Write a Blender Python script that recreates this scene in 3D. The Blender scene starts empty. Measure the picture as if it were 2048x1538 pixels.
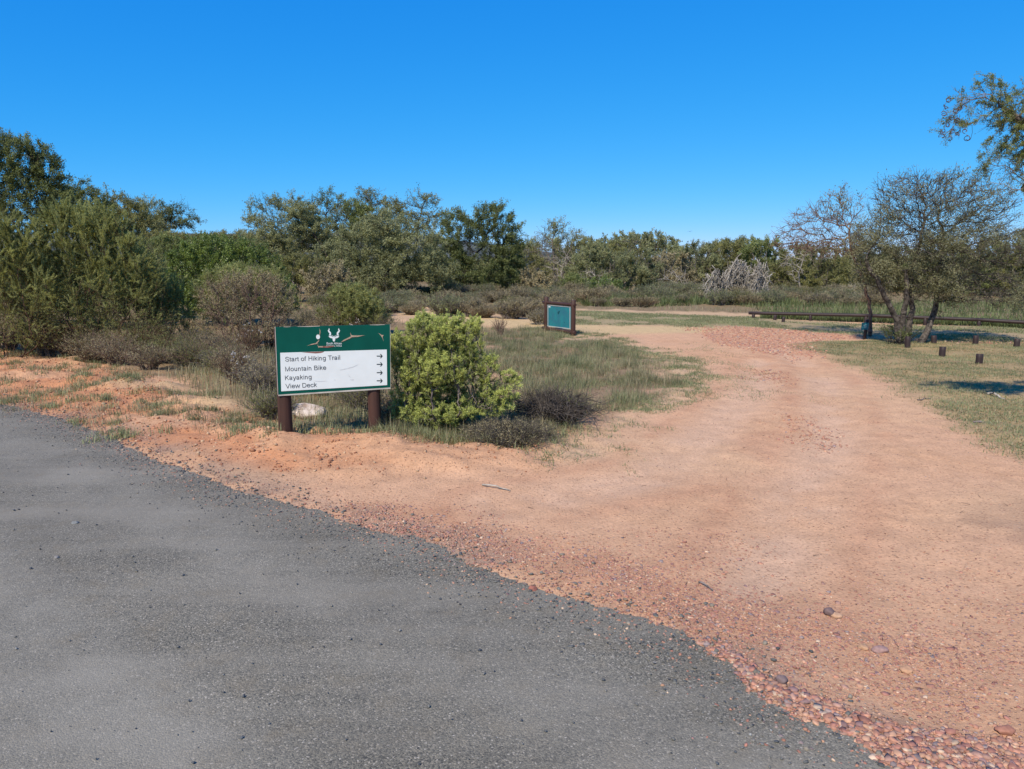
import bpy, math, random
import numpy as np
from mathutils import Vector

rng = np.random.default_rng(11)
random.seed(11)
SC = bpy.context.scene
COL = SC.collection

# ------------------------------------------------------------------ camera, sky, sun, exposure
FOC, HZ, CAMH = 1500.0, 525.0, 1.75          # focal length and horizon row (2048 px wide frame), eye height
PITCH = math.atan((769 - HZ) / FOC)
CP, SP = math.cos(PITCH), math.sin(PITCH)
cam_d = bpy.data.cameras.new("camera")
cam_d.sensor_width = 36.0
cam_d.lens = 36.0 * FOC / 2048.0
cam_d.clip_start, cam_d.clip_end = 0.05, 6000
cam = bpy.data.objects.new("camera", cam_d)
cam.location = (0, 0, CAMH)
cam.rotation_euler = (math.pi / 2 - PITCH, 0, 0)
COL.objects.link(cam)
SC.camera = cam

SUN_EL, SUN_AZ = math.radians(46), math.radians(29)     # shadows fall 29 degrees right of straight ahead
sun_vec = Vector((-math.sin(SUN_AZ) * math.cos(SUN_EL), -math.cos(SUN_AZ) * math.cos(SUN_EL), math.sin(SUN_EL)))
sd_ = bpy.data.lights.new("sun", "SUN")
sd_.energy, sd_.angle, sd_.color = 4.4, math.radians(0.53), (1.0, 0.925, 0.79)
so = bpy.data.objects.new("sun", sd_)
so.rotation_euler = sun_vec.to_track_quat("Z", "Y").to_euler()
so.location = (-10, -20, 20)
COL.objects.link(so)

W = bpy.data.worlds.new("World")
SC.world = W
W.use_nodes = True
wn, wl = W.node_tree.nodes, W.node_tree.links
wn.clear()
sky = wn.new("ShaderNodeTexSky")
sky.sky_type = "NISHITA"
sky.sun_disc = False
sky.sun_elevation = SUN_EL
sky.sun_rotation = math.pi + SUN_AZ
sky.altitude = 0
sky.air_density, sky.dust_density, sky.ozone_density = 0.6, 0.0, 3.0
SKY_K = 0.086
bg = wn.new("ShaderNodeBackground")
bg.inputs["Strength"].default_value = SKY_K
wo = wn.new("ShaderNodeOutputWorld")
sep, com = wn.new("ShaderNodeSeparateColor"), wn.new("ShaderNodeCombineColor")
wl.new(sky.outputs[0], sep.inputs[0])
for i_, (g_, a_) in enumerate(((1.71, 0.69), (0.62, 0.74), (0.27, 1.09))):     # clear deep blue: grade each channel of the sky
    pw, ml = wn.new("ShaderNodeMath"), wn.new("ShaderNodeMath")
    pw.operation, ml.operation = "POWER", "MULTIPLY"
    pw.inputs[1].default_value = g_
    ml.inputs[1].default_value = a_ * 0.11 ** (g_ - 1)
    wl.new(sep.outputs[i_], pw.inputs[0])
    wl.new(pw.outputs[0], ml.inputs[0])
    wl.new(ml.outputs[0], com.inputs[i_])
wl.new(com.outputs[0], bg.inputs["Color"])
wl.new(bg.outputs[0], wo.inputs["Surface"])
SC.view_settings.view_transform = "Standard"
SC.view_settings.look = "None"
SC.view_settings.exposure = 0.35
SC.view_settings.gamma = 1.0
SC.render.engine = "CYCLES"
SC.cycles.max_bounces = 6
SC.cycles.transparent_max_bounces = 4

# ------------------------------------------------------------------ geometry of the view
CAM = np.array([0.0, 0.0, CAMH])


def ray(x, y):
    dx, dy = (x - 1024) / FOC, (769 - y) / FOC
    return np.array([dx, CP + dy * SP, -SP + dy * CP])


def P(x, y, z=0.0):
    d = ray(x, y)
    return CAM + d * ((z - CAMH) / d[2])


def PD(x, y, Y):
    d = ray(x, y)
    return CAM + d * (Y / d[1])


def Pv(xy):
    xy = np.asarray(xy, float)
    dx, dy = (xy[:, 0] - 1024) / FOC, (769 - xy[:, 1]) / FOC
    dz = -SP + dy * CP
    t = -CAMH / dz
    return np.stack([dx * t, (CP + dy * SP) * t], 1)


def onplane(x, y, o, n):
    d = ray(x, y)
    return CAM + d * (((o - CAM) @ n) / (d @ n))


# ------------------------------------------------------------------ numpy helpers
_tab = np.random.default_rng(5).random((256, 256))


def vnoise(x, y):
    xi, yi = np.floor(x).astype(int), np.floor(y).astype(int)
    fx, fy = x - xi, y - yi
    fx, fy = fx * fx * (3 - 2 * fx), fy * fy * (3 - 2 * fy)
    a, b = _tab[xi & 255, yi & 255], _tab[(xi + 1) & 255, yi & 255]
    c, d = _tab[xi & 255, (yi + 1) & 255], _tab[(xi + 1) & 255, (yi + 1) & 255]
    return (a * (1 - fx) + b * fx) * (1 - fy) + (c * (1 - fx) + d * fx) * fy


def fbm(x, y, s, o=4):
    r, a, t = 0, 1.0, 0
    for k in range(o):
        r = r + a * vnoise(x / s * 2 ** k + 17.3 * k, y / s * 2 ** k + 9.1 * k)
        t += a
        a *= 0.5
    return r / t


def inside_sd(pts, poly):
    """signed distance, positive inside"""
    poly = np.asarray(poly, float)
    d2 = np.full(len(pts), 1e18)
    ins = np.zeros(len(pts), bool)
    n = len(poly)
    for i in range(n):
        a, b = poly[i], poly[(i + 1) % n]
        e = b - a
        w = pts - a
        t = np.clip((w @ e) / max(e @ e, 1e-12), 0, 1)
        q = w - t[:, None] * e
        d2 = np.minimum(d2, (q * q).sum(1))
        c = ((a[1] <= pts[:, 1]) & (b[1] > pts[:, 1])) | ((b[1] <= pts[:, 1]) & (a[1] > pts[:, 1]))
        if c.any():
            xs = a[0] + (pts[:, 1] - a[1]) / (b[1] - a[1] + 1e-18) * e[0]
            ins ^= c & (pts[:, 0] < xs)
    d = np.sqrt(d2)
    return np.where(ins, d, -d)


def sstep(a, b, x):
    t = np.clip((x - a) / (b - a), 0, 1)
    return t * t * (3 - 2 * t)


def unit(v):
    return v / np.maximum(np.linalg.norm(v, axis=-1, keepdims=True), 1e-9)


# ------------------------------------------------------------------ object helpers
def tri_mesh(name, V, F, mats, tint=None, col=None, smooth=False, midx=None):
    V = np.asarray(V, np.float32)
    F = np.asarray(F, np.int32)
    me = bpy.data.meshes.new(name)
    me.vertices.add(len(V))
    me.vertices.foreach_set("co", V.ravel())
    k = F.shape[1]
    me.loops.add(F.size)
    me.loops.foreach_set("vertex_index", F.ravel())
    me.polygons.add(len(F))
    me.polygons.foreach_set("loop_start", np.arange(len(F), dtype=np.int32) * k)
    if smooth:
        me.polygons.foreach_set("use_smooth", np.ones(len(F), bool))
    if tint is not None:
        a = me.attributes.new("tint", "FLOAT", "POINT")
        a.data.foreach_set("value", np.asarray(tint, np.float32))
    if col is not None:
        a = me.attributes.new("albedo", "FLOAT_COLOR", "POINT")
        c4 = np.ones((len(V), 4), np.float32)
        c4[:, :3] = col
        a.data.foreach_set("color", c4.ravel())
    for m in (mats if isinstance(mats, (list, tuple)) else [mats]):
        me.materials.append(m)
    if midx is not None:
        me.polygons.foreach_set("material_index", np.asarray(midx, np.int32))
    me.update(calc_edges=True)
    return me


def link(name, me, parent=None, loc=None):
    o = bpy.data.objects.new(name, me)
    COL.objects.link(o)
    if parent is not None:
        o.parent = parent
    if loc is not None:
        o.location = loc
    return o


def tag(o, label=None, cat=None, group=None, kind=None):
    if label:
        o["label"] = label
    if cat:
        o["category"] = cat
    if group:
        o["group"] = group
    if kind:
        o["kind"] = kind
    return o


def thing(name, loc, label, cat, group=None):
    o = bpy.data.objects.new(name, None)
    o.empty_display_size = 0.2
    COL.objects.link(o)
    o.location = loc
    return tag(o, label, cat, group)


def copy_tree(src, loc, rz=0.0, scale=1.0):
    r = src.copy()
    COL.objects.link(r)
    r.location = loc
    r.rotation_euler = (0, 0, rz)
    r.scale = (scale,) * 3 if not isinstance(scale, tuple) else scale
    for ch in list(src.children):
        c = ch.copy()
        COL.objects.link(c)
        c.parent = r
    return r


class MB:
    def __init__(self):
        self.v, self.f = [], []

    def add(self, vs, fs):
        o = len(self.v)
        self.v += [tuple(map(float, p)) for p in vs]
        self.f += [tuple(i + o for i in f) for f in fs]
        return self

    def log(self, p0, p1, r0, r1=None, n=18, rings=6, wob=0.03, seed=0, chamfer=0.1):
        p0, p1 = np.array(p0, float), np.array(p1, float)
        r1 = r0 if r1 is None else r1
        d = p1 - p0
        L = np.linalg.norm(d)
        d /= L
        a = np.cross(d, [0, 0, 1.0] if abs(d[2]) < 0.9 else [1.0, 0, 0])
        a /= np.linalg.norm(a)
        b = np.cross(d, a)
        rr = np.random.default_rng(seed)
        ph = rr.random(3) * 6.28
        ts = [0] + list(np.linspace(chamfer * r0 / L, 1 - chamfer * r1 / L, rings)) + [1]
        vs, fs = [], []
        for j, t in enumerate(ts):
            r = r0 + (r1 - r0) * t
            if j == 0 or j == len(ts) - 1:
                r *= 0.9
            off = (a * math.sin(t * 2.3 + ph[0]) + b * math.sin(t * 1.7 + ph[1])) * wob * r0
            for i in range(n):
                th = 2 * math.pi * i / n
                q = 1 + wob * math.sin(3 * th + ph[2] + t)
                vs.append(p0 + d * L * t + off + (a * math.cos(th) + b * math.sin(th)) * r * q)
        m = len(ts)
        for j in range(m - 1):
            for i in range(n):
                k = (i + 1) % n
                fs.append((j * n + i, j * n + k, (j + 1) * n + k, (j + 1) * n + i))
        fs.append(tuple(range(n - 1, -1, -1)))
        fs.append(tuple((m - 1) * n + i for i in range(n)))
        return self.add(vs, fs)

    def slab(self, q, n, t):
        """quad q (4 points, counter-clockwise seen against n) extruded by t behind it"""
        q = [np.array(p, float) for p in q]
        n = np.array(n, float)
        vs = q + [p - n * t for p in q]
        return self.add(vs, [(0, 1, 2, 3), (7, 6, 5, 4), (0, 4, 5, 1), (1, 5, 6, 2), (2, 6, 7, 3), (3, 7, 4, 0)])

    def poly(self, pts):
        return self.add(pts, [tuple(range(len(pts)))])

    def build(self, name, mat, parent=None, origin=(0, 0, 0), smooth=False):
        me = bpy.data.meshes.new(name)
        o = np.array(origin, float)
        me.from_pydata([tuple(np.array(p) - o) for p in self.v], [], self.f)
        me.materials.append(mat)
        if smooth:
            me.polygons.foreach_set("use_smooth", [len(f) == 4 for f in self.f])
        me.update()
        return link(name, me, parent)


# ------------------------------------------------------------------ materials
def new_mat(name):
    m = bpy.data.materials.new(name)
    m.use_nodes = True
    nt = m.node_tree
    nt.nodes.clear()
    out = nt.nodes.new("ShaderNodeOutputMaterial")
    return m, nt, out


def N(nt, typ, **kw):
    n = nt.nodes.new(typ)
    for k, v in kw.items():
        if k in n.inputs:
            n.inputs[k].default_value = v
        else:
            setattr(n, k, v)
    return n


def rgb(c):
    return (c[0], c[1], c[2], 1.0)


def mixc(nt, fac, a, b, typ="MIX"):
    n = nt.nodes.new("ShaderNodeMix")
    n.data_type = "RGBA"
    n.blend_type = typ
    for sock, v in ((n.inputs[0], fac), (n.inputs[6], a), (n.inputs[7], b)):
        if hasattr(v, "node"):
            nt.links.new(v, sock)
        elif isinstance(v, (int, float)):
            sock.default_value = v
        else:
            sock.default_value = rgb(v)
    return n.outputs[2]


def ramp(nt, src, stops):
    r = nt.nodes.new("ShaderNodeValToRGB")
    el = r.color_ramp.elements
    while len(el) < len(stops):
        el.new(0.5)
    for e, (p, c) in zip(el, stops):
        e.position = p
        e.color = rgb(c) if not isinstance(c, (int, float)) else (c, c, c, 1)
    nt.links.new(src, r.inputs[0])
    return r.outputs[0]


def leaf_mat(name, dark, light, trans=0.4, rough=0.55, spec=0.25):
    m, nt, out = new_mat(name)
    at = N(nt, "ShaderNodeAttribute", attribute_name="tint")
    c = mixc(nt, at.outputs["Fac"], dark, light)
    b = N(nt, "ShaderNodeBsdfPrincipled", Roughness=rough)
    b.inputs["Specular IOR Level"].default_value = spec
    nt.links.new(c, b.inputs["Base Color"])
    t = N(nt, "ShaderNodeBsdfTranslucent")
    tc = mixc(nt, 0.5, c, (light[0] * 1.3, light[1] * 1.2, light[2] * 0.6))
    nt.links.new(tc, t.inputs["Color"])
    mx = N(nt, "ShaderNodeMixShader", Fac=trans)
    nt.links.new(b.outputs[0], mx.inputs[1])
    nt.links.new(t.outputs[0], mx.inputs[2])
    nt.links.new(mx.outputs[0], out.inputs[0])
    return m


def bark_mat(name, a, b, scale=14.0):
    m, nt, out = new_mat(name)
    tc = N(nt, "ShaderNodeTexCoord")
    no = N(nt, "ShaderNodeTexNoise", Scale=scale, Detail=5.0, Roughness=0.65)
    nt.links.new(tc.outputs["Object"], no.inputs["Vector"])
    c = ramp(nt, no.outputs[0], [(0.35, a), (0.62, b)])
    p = N(nt, "ShaderNodeBsdfPrincipled", Roughness=0.9)
    p.inputs["Specular IOR Level"].default_value = 0.15
    nt.links.new(c, p.inputs["Base Color"])
    bp = N(nt, "ShaderNodeBump", Strength=0.6, Distance=0.02)
    nt.links.new(no.outputs[0], bp.inputs["Height"])
    nt.links.new(bp.outputs[0], p.inputs["Normal"])
    nt.links.new(p.outputs[0], out.inputs[0])
    return m


def wood_mat(name, a, b, axis=(30, 30, 1.5), spec=0.3, rough=0.6):
    m, nt, out = new_mat(name)
    tc = N(nt, "ShaderNodeTexCoord")
    mp = N(nt, "ShaderNodeMapping")
    mp.inputs["Scale"].default_value = axis
    nt.links.new(tc.outputs["Object"], mp.inputs["Vector"])
    no = N(nt, "ShaderNodeTexNoise", Scale=1.0, Detail=6.0, Roughness=0.6)
    nt.links.new(mp.outputs[0], no.inputs["Vector"])
    n2 = N(nt, "ShaderNodeTexNoise", Scale=3.0, Detail=3.0)
    nt.links.new(tc.outputs["Object"], n2.inputs["Vector"])
    c = ramp(nt, no.outputs[0], [(0.3, a), (0.7, b)])
    c = mixc(nt, n2.outputs[0], c, (b[0] * 1.4, b[1] * 1.15, b[2] * 1.1))
    p = N(nt, "ShaderNodeBsdfPrincipled", Roughness=rough)
    p.inputs["Specular IOR Level"].default_value = spec
    nt.links.new(c, p.inputs["Base Color"])
    bp = N(nt, "ShaderNodeBump", Strength=0.35, Distance=0.01)
    nt.links.new(no.outputs[0], bp.inputs["Height"])
    nt.links.new(bp.outputs[0], p.inputs["Normal"])
    nt.links.new(p.outputs[0], out.inputs[0])
    return m


def paint_mat(name, c, rough=0.45, var=0.12, spec=0.4, scale=6.0, c2=None):
    m, nt, out = new_mat(name)
    tc = N(nt, "ShaderNodeTexCoord")
    no = N(nt, "ShaderNodeTexNoise", Scale=scale, Detail=5.0)
    nt.links.new(tc.outputs["Object"], no.inputs["Vector"])
    c2 = c2 or tuple(x * (1 - var * 2) for x in c)
    col = ramp(nt, no.outputs[0], [(0.3, c2), (0.65, c)])
    p = N(nt, "ShaderNodeBsdfPrincipled", Roughness=rough)
    p.inputs["Specular IOR Level"].default_value = spec
    nt.links.new(col, p.inputs["Base Color"])
    nt.links.new(p.outputs[0], out.inputs[0])
    return m


def vcol_mat(name, rough=0.9, spec=0.15, fine=0.25):
    """colour from the mesh's own albedo attribute with a fine grain"""
    m, nt, out = new_mat(name)
    at = N(nt, "ShaderNodeAttribute", attribute_name="albedo")
    tc = N(nt, "ShaderNodeTexCoord")
    no = N(nt, "ShaderNodeTexNoise", Scale=60.0, Detail=4.0)
    nt.links.new(tc.outputs["Object"], no.inputs["Vector"])
    g = ramp(nt, no.outputs[0], [(0.3, 1 - fine), (0.7, 1 + 0)])
    c = mixc(nt, 1.0, at.outputs["Color"], g, "MULTIPLY")
    p = N(nt, "ShaderNodeBsdfPrincipled", Roughness=rough)
    p.inputs["Specular IOR Level"].default_value = spec
    nt.links.new(c, p.inputs["Base Color"])
    nt.links.new(p.outputs[0], out.inputs[0])
    return m


M = {}


def YM(Y):
    """distance scale for the plants behind the lawn"""
    return 2625 / (3000 / Y - 47) if Y <= 28 else 43.6 + (Y - 28) * 1.6


M["bark_dark"] = bark_mat("dark_bark", (0.018, 0.014, 0.012), (0.075, 0.06, 0.05))
M["bark_mid"] = bark_mat("thorn_bark", (0.024, 0.019, 0.016), (0.145, 0.12, 0.1))
M["bark_grey"] = bark_mat("grey_bark", (0.07, 0.055, 0.045), (0.24, 0.2, 0.165))
M["bark_brown"] = bark_mat("brown_twig", (0.045, 0.026, 0.018), (0.15, 0.09, 0.06))
M["bark_red"] = bark_mat("red_brown_twig", (0.085, 0.052, 0.04), (0.25, 0.165, 0.125))
M["dead"] = bark_mat("dead_wood", (0.13, 0.112, 0.092), (0.42, 0.37, 0.31))
M["dead_dark"] = bark_mat("weathered_twig", (0.06, 0.05, 0.045), (0.24, 0.2, 0.18))
M["lf_dark"] = leaf_mat("dark_thorn_leaf", (0.055, 0.073, 0.027), (0.212, 0.236, 0.083))
M["lf_olive"] = leaf_mat("olive_leaf", (0.098, 0.101, 0.036), (0.307, 0.295, 0.112))
M["lf_grey"] = leaf_mat("grey_green_leaf", (0.111, 0.122, 0.060), (0.354, 0.360, 0.177))
M["lf_mid"] = leaf_mat("mid_green_leaf", (0.081, 0.104, 0.035), (0.283, 0.313, 0.112))
M["lf_feather"] = leaf_mat("feathery_leaf", (0.115, 0.13, 0.045), (0.41, 0.42, 0.155))
M["lf_bright"] = leaf_mat("bright_leaf", (0.055, 0.086, 0.022), (0.236, 0.301, 0.071), spec=0.4, rough=0.4)
M["lf_lime"] = leaf_mat("lime_leaf", (0.061, 0.094, 0.031), (0.515, 0.549, 0.157), trans=0.3)
M["lf_heath"] = leaf_mat("heath_leaf", (0.121, 0.110, 0.055), (0.403, 0.330, 0.185), trans=0.15)
M["lf_thorn"] = leaf_mat("sparse_thorn_leaf", (0.09, 0.09, 0.045), (0.31, 0.30, 0.165))
M["lf_acacia"] = leaf_mat("acacia_leaflet", (0.066, 0.094, 0.028), (0.246, 0.269, 0.090), trans=0.3)
M["grass"] = leaf_mat("green_grass", (0.12, 0.138, 0.065), (0.31, 0.32, 0.16), trans=0.3)
M["lush"] = leaf_mat("lush_weed", (0.06, 0.08, 0.03), (0.21, 0.24, 0.095), trans=0.3)
M["grass_dry"] = leaf_mat("dry_grass", (0.16, 0.135, 0.075), (0.42, 0.35, 0.21), trans=0.25)
M["petal"] = leaf_mat("pale_petal", (0.45, 0.4, 0.38), (0.75, 0.7, 0.68))
M["pole"] = wood_mat("creosoted_pole", (0.012, 0.007, 0.0055), (0.058, 0.03, 0.021))
M["pole_dark"] = wood_mat("dark_creosoted_pole", (0.011, 0.008, 0.008), (0.036, 0.025, 0.023), rough=0.55)
M["board"] = paint_mat("board_green", (0.0008, 0.07, 0.05), 0.6, 0.08, spec=0.12)
M["board_back"] = paint_mat("board_edge", (0.5, 0.46, 0.4), 0.6, 0.2)
M["white"] = paint_mat("panel_white", (0.63, 0.67, 0.66), 0.5, 0.03, spec=0.2, scale=9.0, c2=(0.60, 0.635, 0.62))
M["letter"] = paint_mat("letter_grey", (0.06, 0.07, 0.075), 0.5, 0.1)
M["arrow"] = paint_mat("arrow_black", (0.012, 0.022, 0.022), 0.5, 0.1)
M["peel"] = paint_mat("peeled_tan", (0.42, 0.31, 0.22), 0.8, 0.2, scale=40)
M["peel_red"] = paint_mat("peeled_red", (0.25, 0.11, 0.085), 0.8, 0.2, scale=40)
M["crease"] = paint_mat("crease_grey", (0.55, 0.57, 0.57), 0.5, 0.15, scale=40)
M["teal"] = paint_mat("faded_teal", (0.012, 0.19, 0.205), 0.45, 0.1, scale=5.0, c2=(0.02, 0.135, 0.175))
M["teal_mark"] = paint_mat("teal_stain", (0.004, 0.07, 0.09), 0.5, 0.1)
M["alu"] = paint_mat("board_rim", (0.42, 0.44, 0.42), 0.5, 0.1)
M["rock"] = bark_mat("pale_rock", (0.28, 0.2, 0.15), (0.62, 0.52, 0.44), 9.0)
M["stone"] = vcol_mat("stone_chip", 0.75, 0.3, 0.3)

# ------------------------------------------------------------------ ground zones (traced on the ground plane)
ROAD_PX = [(0, 808), (60, 821), (150, 848), (250, 889), (330, 925), (400, 952), (470, 980), (560, 1005), (640, 1021),
           (700, 1048), (770, 1068), (830, 1079), (870, 1096), (905, 1117), (960, 1140), (1040, 1172), (1100, 1189),
           (1150, 1198), (1230, 1217), (1300, 1240), (1370, 1268), (1410, 1300), (1460, 1338), (1500, 1377),
           (1560, 1408), (1620, 1440), (1700, 1482), (1760, 1516), (1800, 1540)]
edge = Pv(ROAD_PX)
d_out = unit(edge[0] - edge[3])
d_in = unit(edge[-1] - edge[-5])
far_l = edge[0] + np.outer(np.array([40, 12, 4, 1.5]), d_out)
near_r = edge[-1] + np.outer(np.array([0.5, 1.2, 3.0]), d_in + np.array([0.25, 0.0]))
edge_full = np.concatenate([far_l, edge, near_r])
# resample with a ragged line
seg = np.linalg.norm(np.diff(edge_full, axis=0), axis=1)
cum = np.concatenate([[0], np.cumsum(seg)])
ts = np.concatenate([np.linspace(0, cum[3], 40)[:-1], np.arange(cum[3], cum[-1], 0.03)])
edge_r = np.stack([np.interp(ts, cum, edge_full[:, 0]), np.interp(ts, cum, edge_full[:, 1])], 1)
tang = unit(np.gradient(edge_r, axis=0))
nrm = np.stack([-tang[:, 1], tang[:, 0]], 1)
rag = (fbm(edge_r[:, 0] * 1.0, edge_r[:, 1], 0.16, 4) - 0.5) * 0.13 + (fbm(edge_r[:, 0] + 9, edge_r[:, 1], 0.9, 2) - 0.5) * 0.08 + (rng.random(len(ts)) - 0.5) * 0.035
edge_r = edge_r + nrm * rag[:, None]
road_poly = np.concatenate([edge_r, [[edge_r[-1][0] + 2, -3], [30, -12], [-60, -12], [-60, 30]]])
road_coarse = np.concatenate([edge_full, [[edge_full[-1][0] + 2, -3], [30, -12], [-60, -12], [-60, 30]]])

Z = {k: Pv(v) for k, v in dict(
    verge=[(-300, 690), (0, 700), (220, 735), (420, 800), (540, 850), (780, 872), (1000, 892), (1130, 890), (1080, 930), (900, 945),
           (700, 960), (560, 960), (430, 935), (300, 905), (150, 845), (0, 806), (-300, 760)],
    tall=[(940, 658), (1085, 656), (1150, 682), (1250, 695), (1330, 735), (1340, 780), (1220, 830), (1170, 862),
          (1050, 888), (940, 893), (790, 882), (780, 860), (900, 850), (1030, 800), (990, 720)],
    creep=[(1040, 655), (1150, 655), (1290, 685), (1390, 725), (1425, 780), (1340, 815), (1260, 850), (1190, 905), (1090, 915),
           (1090, 890), (1180, 850), (1240, 815), (1330, 770), (1310, 735), (1220, 700), (1100, 690)],
    lawn=[(1585, 690), (1660, 682), (1760, 676), (1840, 682), (2300, 694), (3000, 720), (3000, 1000), (2400, 1000), (2060, 915), (1960, 862), (1850, 808), (1770, 760), (1690, 722)],
    farlawn=[(1140, 621), (1300, 626), (1500, 634), (1640, 644), (1800, 650), (2300, 658), (2300, 694), (1900, 682), (1700, 669), (1600, 660),
             (1500, 655), (1300, 651), (1140, 651)],
    sandpath=[(770, 608), (860, 622), (960, 632), (1090, 645), (1200, 650), (1400, 652), (1480, 655), (1400, 665), (1200, 668), (1090, 662),
              (950, 650), (850, 634), (780, 622)],
    scrub=[(-600, 548), (2600, 548), (2600, 645), (1800, 640), (1500, 628), (1150, 618), (900, 617), (770, 608), (760, 640), (960, 665), (980, 720),
           (1030, 800), (890, 850), (780, 866), (560, 850), (420, 790), (230, 730), (0, 695), (-600, 660)],
    grav_far=[(1375, 655), (1470, 652), (1600, 660), (1720, 672), (1900, 684), (2300, 690), (2300, 683), (1900, 680), (1750, 674), (1600, 684), (1640, 712), (1600, 722),
              (1500, 700), (1420, 680)],
    grav_mid=[(1575, 835), (1640, 830), (1690, 860), (1690, 890), (1640, 895), (1580, 880)],
    grav_mid2=[(1480, 735), (1560, 740), (1620, 780), (1560, 775)],
    grav_edge=[(1400, 1290), (1440, 1285), (1560, 1360), (1720, 1430), (1900, 1470), (2100, 1490), (2100, 1600), (1880, 1600), (1740, 1510), (1600, 1435),
               (1490, 1375)],
    grav_right=[(1100, 1130), (1350, 1100), (1560, 1150), (1800, 1230), (2150, 1240), (2200, 1600), (1850, 1560), (1500, 1380), (1300, 1240)],
    grav_strip=[(660, 1032), (760, 1012), (860, 1026), (1000, 1050), (1150, 1085), (1330, 1160), (1460, 1260), (1500, 1360), (1400, 1290), (1290, 1240), (1160, 1200), (1000, 1152), (890, 1105), (780, 1070)],
    orange=[(-300, 700), (0, 712), (240, 752), (420, 820), (600, 880), (760, 930), (560, 950), (420, 920), (200, 850), (0, 806), (-300, 750)],
    brown_patch=[(1940, 1040), (2048, 1010), (2200, 1060), (2100, 1100), (2000, 1075)],
    midstrip=[(1380, 690), (1430, 700), (1560, 770), (1600, 800), (1480, 790), (1420, 760)],
).items()}
Z["verge"], Z["lawn"] = np.array(Z["verge"]), np.array(Z["lawn"])


def zone(pts, name, soft=0.25, amp=0.5, s=0.6):
    """soft membership 0..1 with a broken border"""
    d = inside_sd(pts, Z[name]) + (fbm(pts[:, 0], pts[:, 1], s, 4) - 0.5) * 2 * amp
    return sstep(-soft, soft, d)


def ground_h(pts):
    x, y = pts[:, 0], pts[:, 1]
    near = sstep(110, 50, y)
    dr = inside_sd(pts, road_coarse)
    off = sstep(-0.05, 1.0, -dr)                      # zero under the road
    h = (fbm(x, y, 2.5, 3) - 0.5) * 0.10
    v = zone(pts, "verge", 0.3, 0.15)
    sc = zone(pts, "scrub", 0.6, 0.2)
    h = h + v * (0.035 + (fbm(x, y, 0.3, 5) - 0.5) * 0.16) + sc * ((fbm(x, y, 0.8, 4) - 0.5) * 0.22)
    h = h + (fbm(x, y, 0.22, 3) - 0.5) * 0.018 + zone(pts, "lawn", 0.3, 0.1) * (fbm(x, y, 0.4, 3) - 0.5) * 0.06
    h = h + zone(pts, "creep", 0.3, 0.2) * (fbm(x, y, 0.3, 4) - 0.5) * 0.10
    for (mx, my, r, hh) in MOUNDS:
        d2 = ((x - mx) ** 2 + ((y - my) * 0.9) ** 2) / (r * r)
        h = h + hh * np.exp(-d2 * 1.6) * (0.75 + 0.5 * fbm(x, y, 0.12, 3))
    # wheel ruts across the dirt track
    for rut in RUTS:
        d = np.abs(inside_sd(pts, rut))
        h = h - 0.025 * np.exp(-(d / 0.18) ** 2)
    h = h * off * near
    nb = (np.abs(dr) < 0.5) & (y < 14)                # soil lapping at the asphalt
    if nb.any():
        h[nb] += 0.006 * sstep(-0.02, 0.04, -inside_sd(pts[nb], road_poly)) * sstep(0.5, 0.1, -dr[nb])
    return h


MOUNDS = [(*P(x, y)[:2], r, h) for (x, y, r, h) in
          [(170, 768, 0.3, 0.10), (70, 757, 0.35, 0.08), (10, 775, 0.3, 0.10), (250, 778, 0.35, 0.09), (340, 778, 0.25, 0.08), (450, 810, 0.5, 0.08),
           (560, 905, 0.5, 0.06), (760, 905, 0.7, 0.06), (480, 895, 0.4, 0.06), (850, 915, 0.5, 0.05), (960, 915, 0.35, 0.05), (1215, 690, 0.2, 0.08),
           (1140, 700, 0.3, 0.07), (300, 870, 0.4, 0.05)]]
RUTS = [Pv(q) for q in ([(1000, 1000), (1300, 940), (1420, 850), (1500, 780), (1520, 720), (1530, 722), (1515, 790), (1435, 860), (1310, 955), (1000, 1015)],
                        [(1500, 1180), (1600, 980), (1660, 860), (1640, 760), (1560, 700), (1570, 698), (1655, 760), (1680, 860), (1620, 990), (1520, 1190)])]


def gh(x, y):
    return float(ground_h(np.array([[x, y]]))[0])


def axis_steps(lo, hi, fine_lo, fine_hi, step, grow=1.18):
    a = list(np.arange(fine_lo, fine_hi, step))
    s, v = step, a[-1]
    while v < hi:
        s *= grow
        v += s
        a.append(v)
    s, v = step, a[0]
    pre = []
    while v > lo:
        s *= grow
        v -= s
        pre.append(v)
    return np.array(pre[::-1] + a)


gx = axis_steps(-2500, 2500, -8.5, 11.0, 0.035)
gy = axis_steps(-400, 3500, 1.9, 12.0, 0.03, 1.02)
GX, GY = np.meshgrid(gx, gy)
gp = np.stack([GX.ravel(), GY.ravel()], 1)
act = (gp[:, 1] < 135) & (np.abs(gp[:, 0]) < 110)
hz = np.zeros(len(gp))
hz[act] = ground_h(gp[act])
# ground colour: bare soils only
ga = gp[act]
base = np.tile(np.array([0.13, 0.12, 0.065]), (len(gp), 1))
x, y = ga[:, 0], ga[:, 1]
sand = np.array([0.61, 0.354, 0.207])
c = np.tile(sand, (len(ga), 1))


def blend(c, w, col):
    return c * (1 - w[:, None]) + np.asarray(col)[None, :] * w[:, None]


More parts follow.
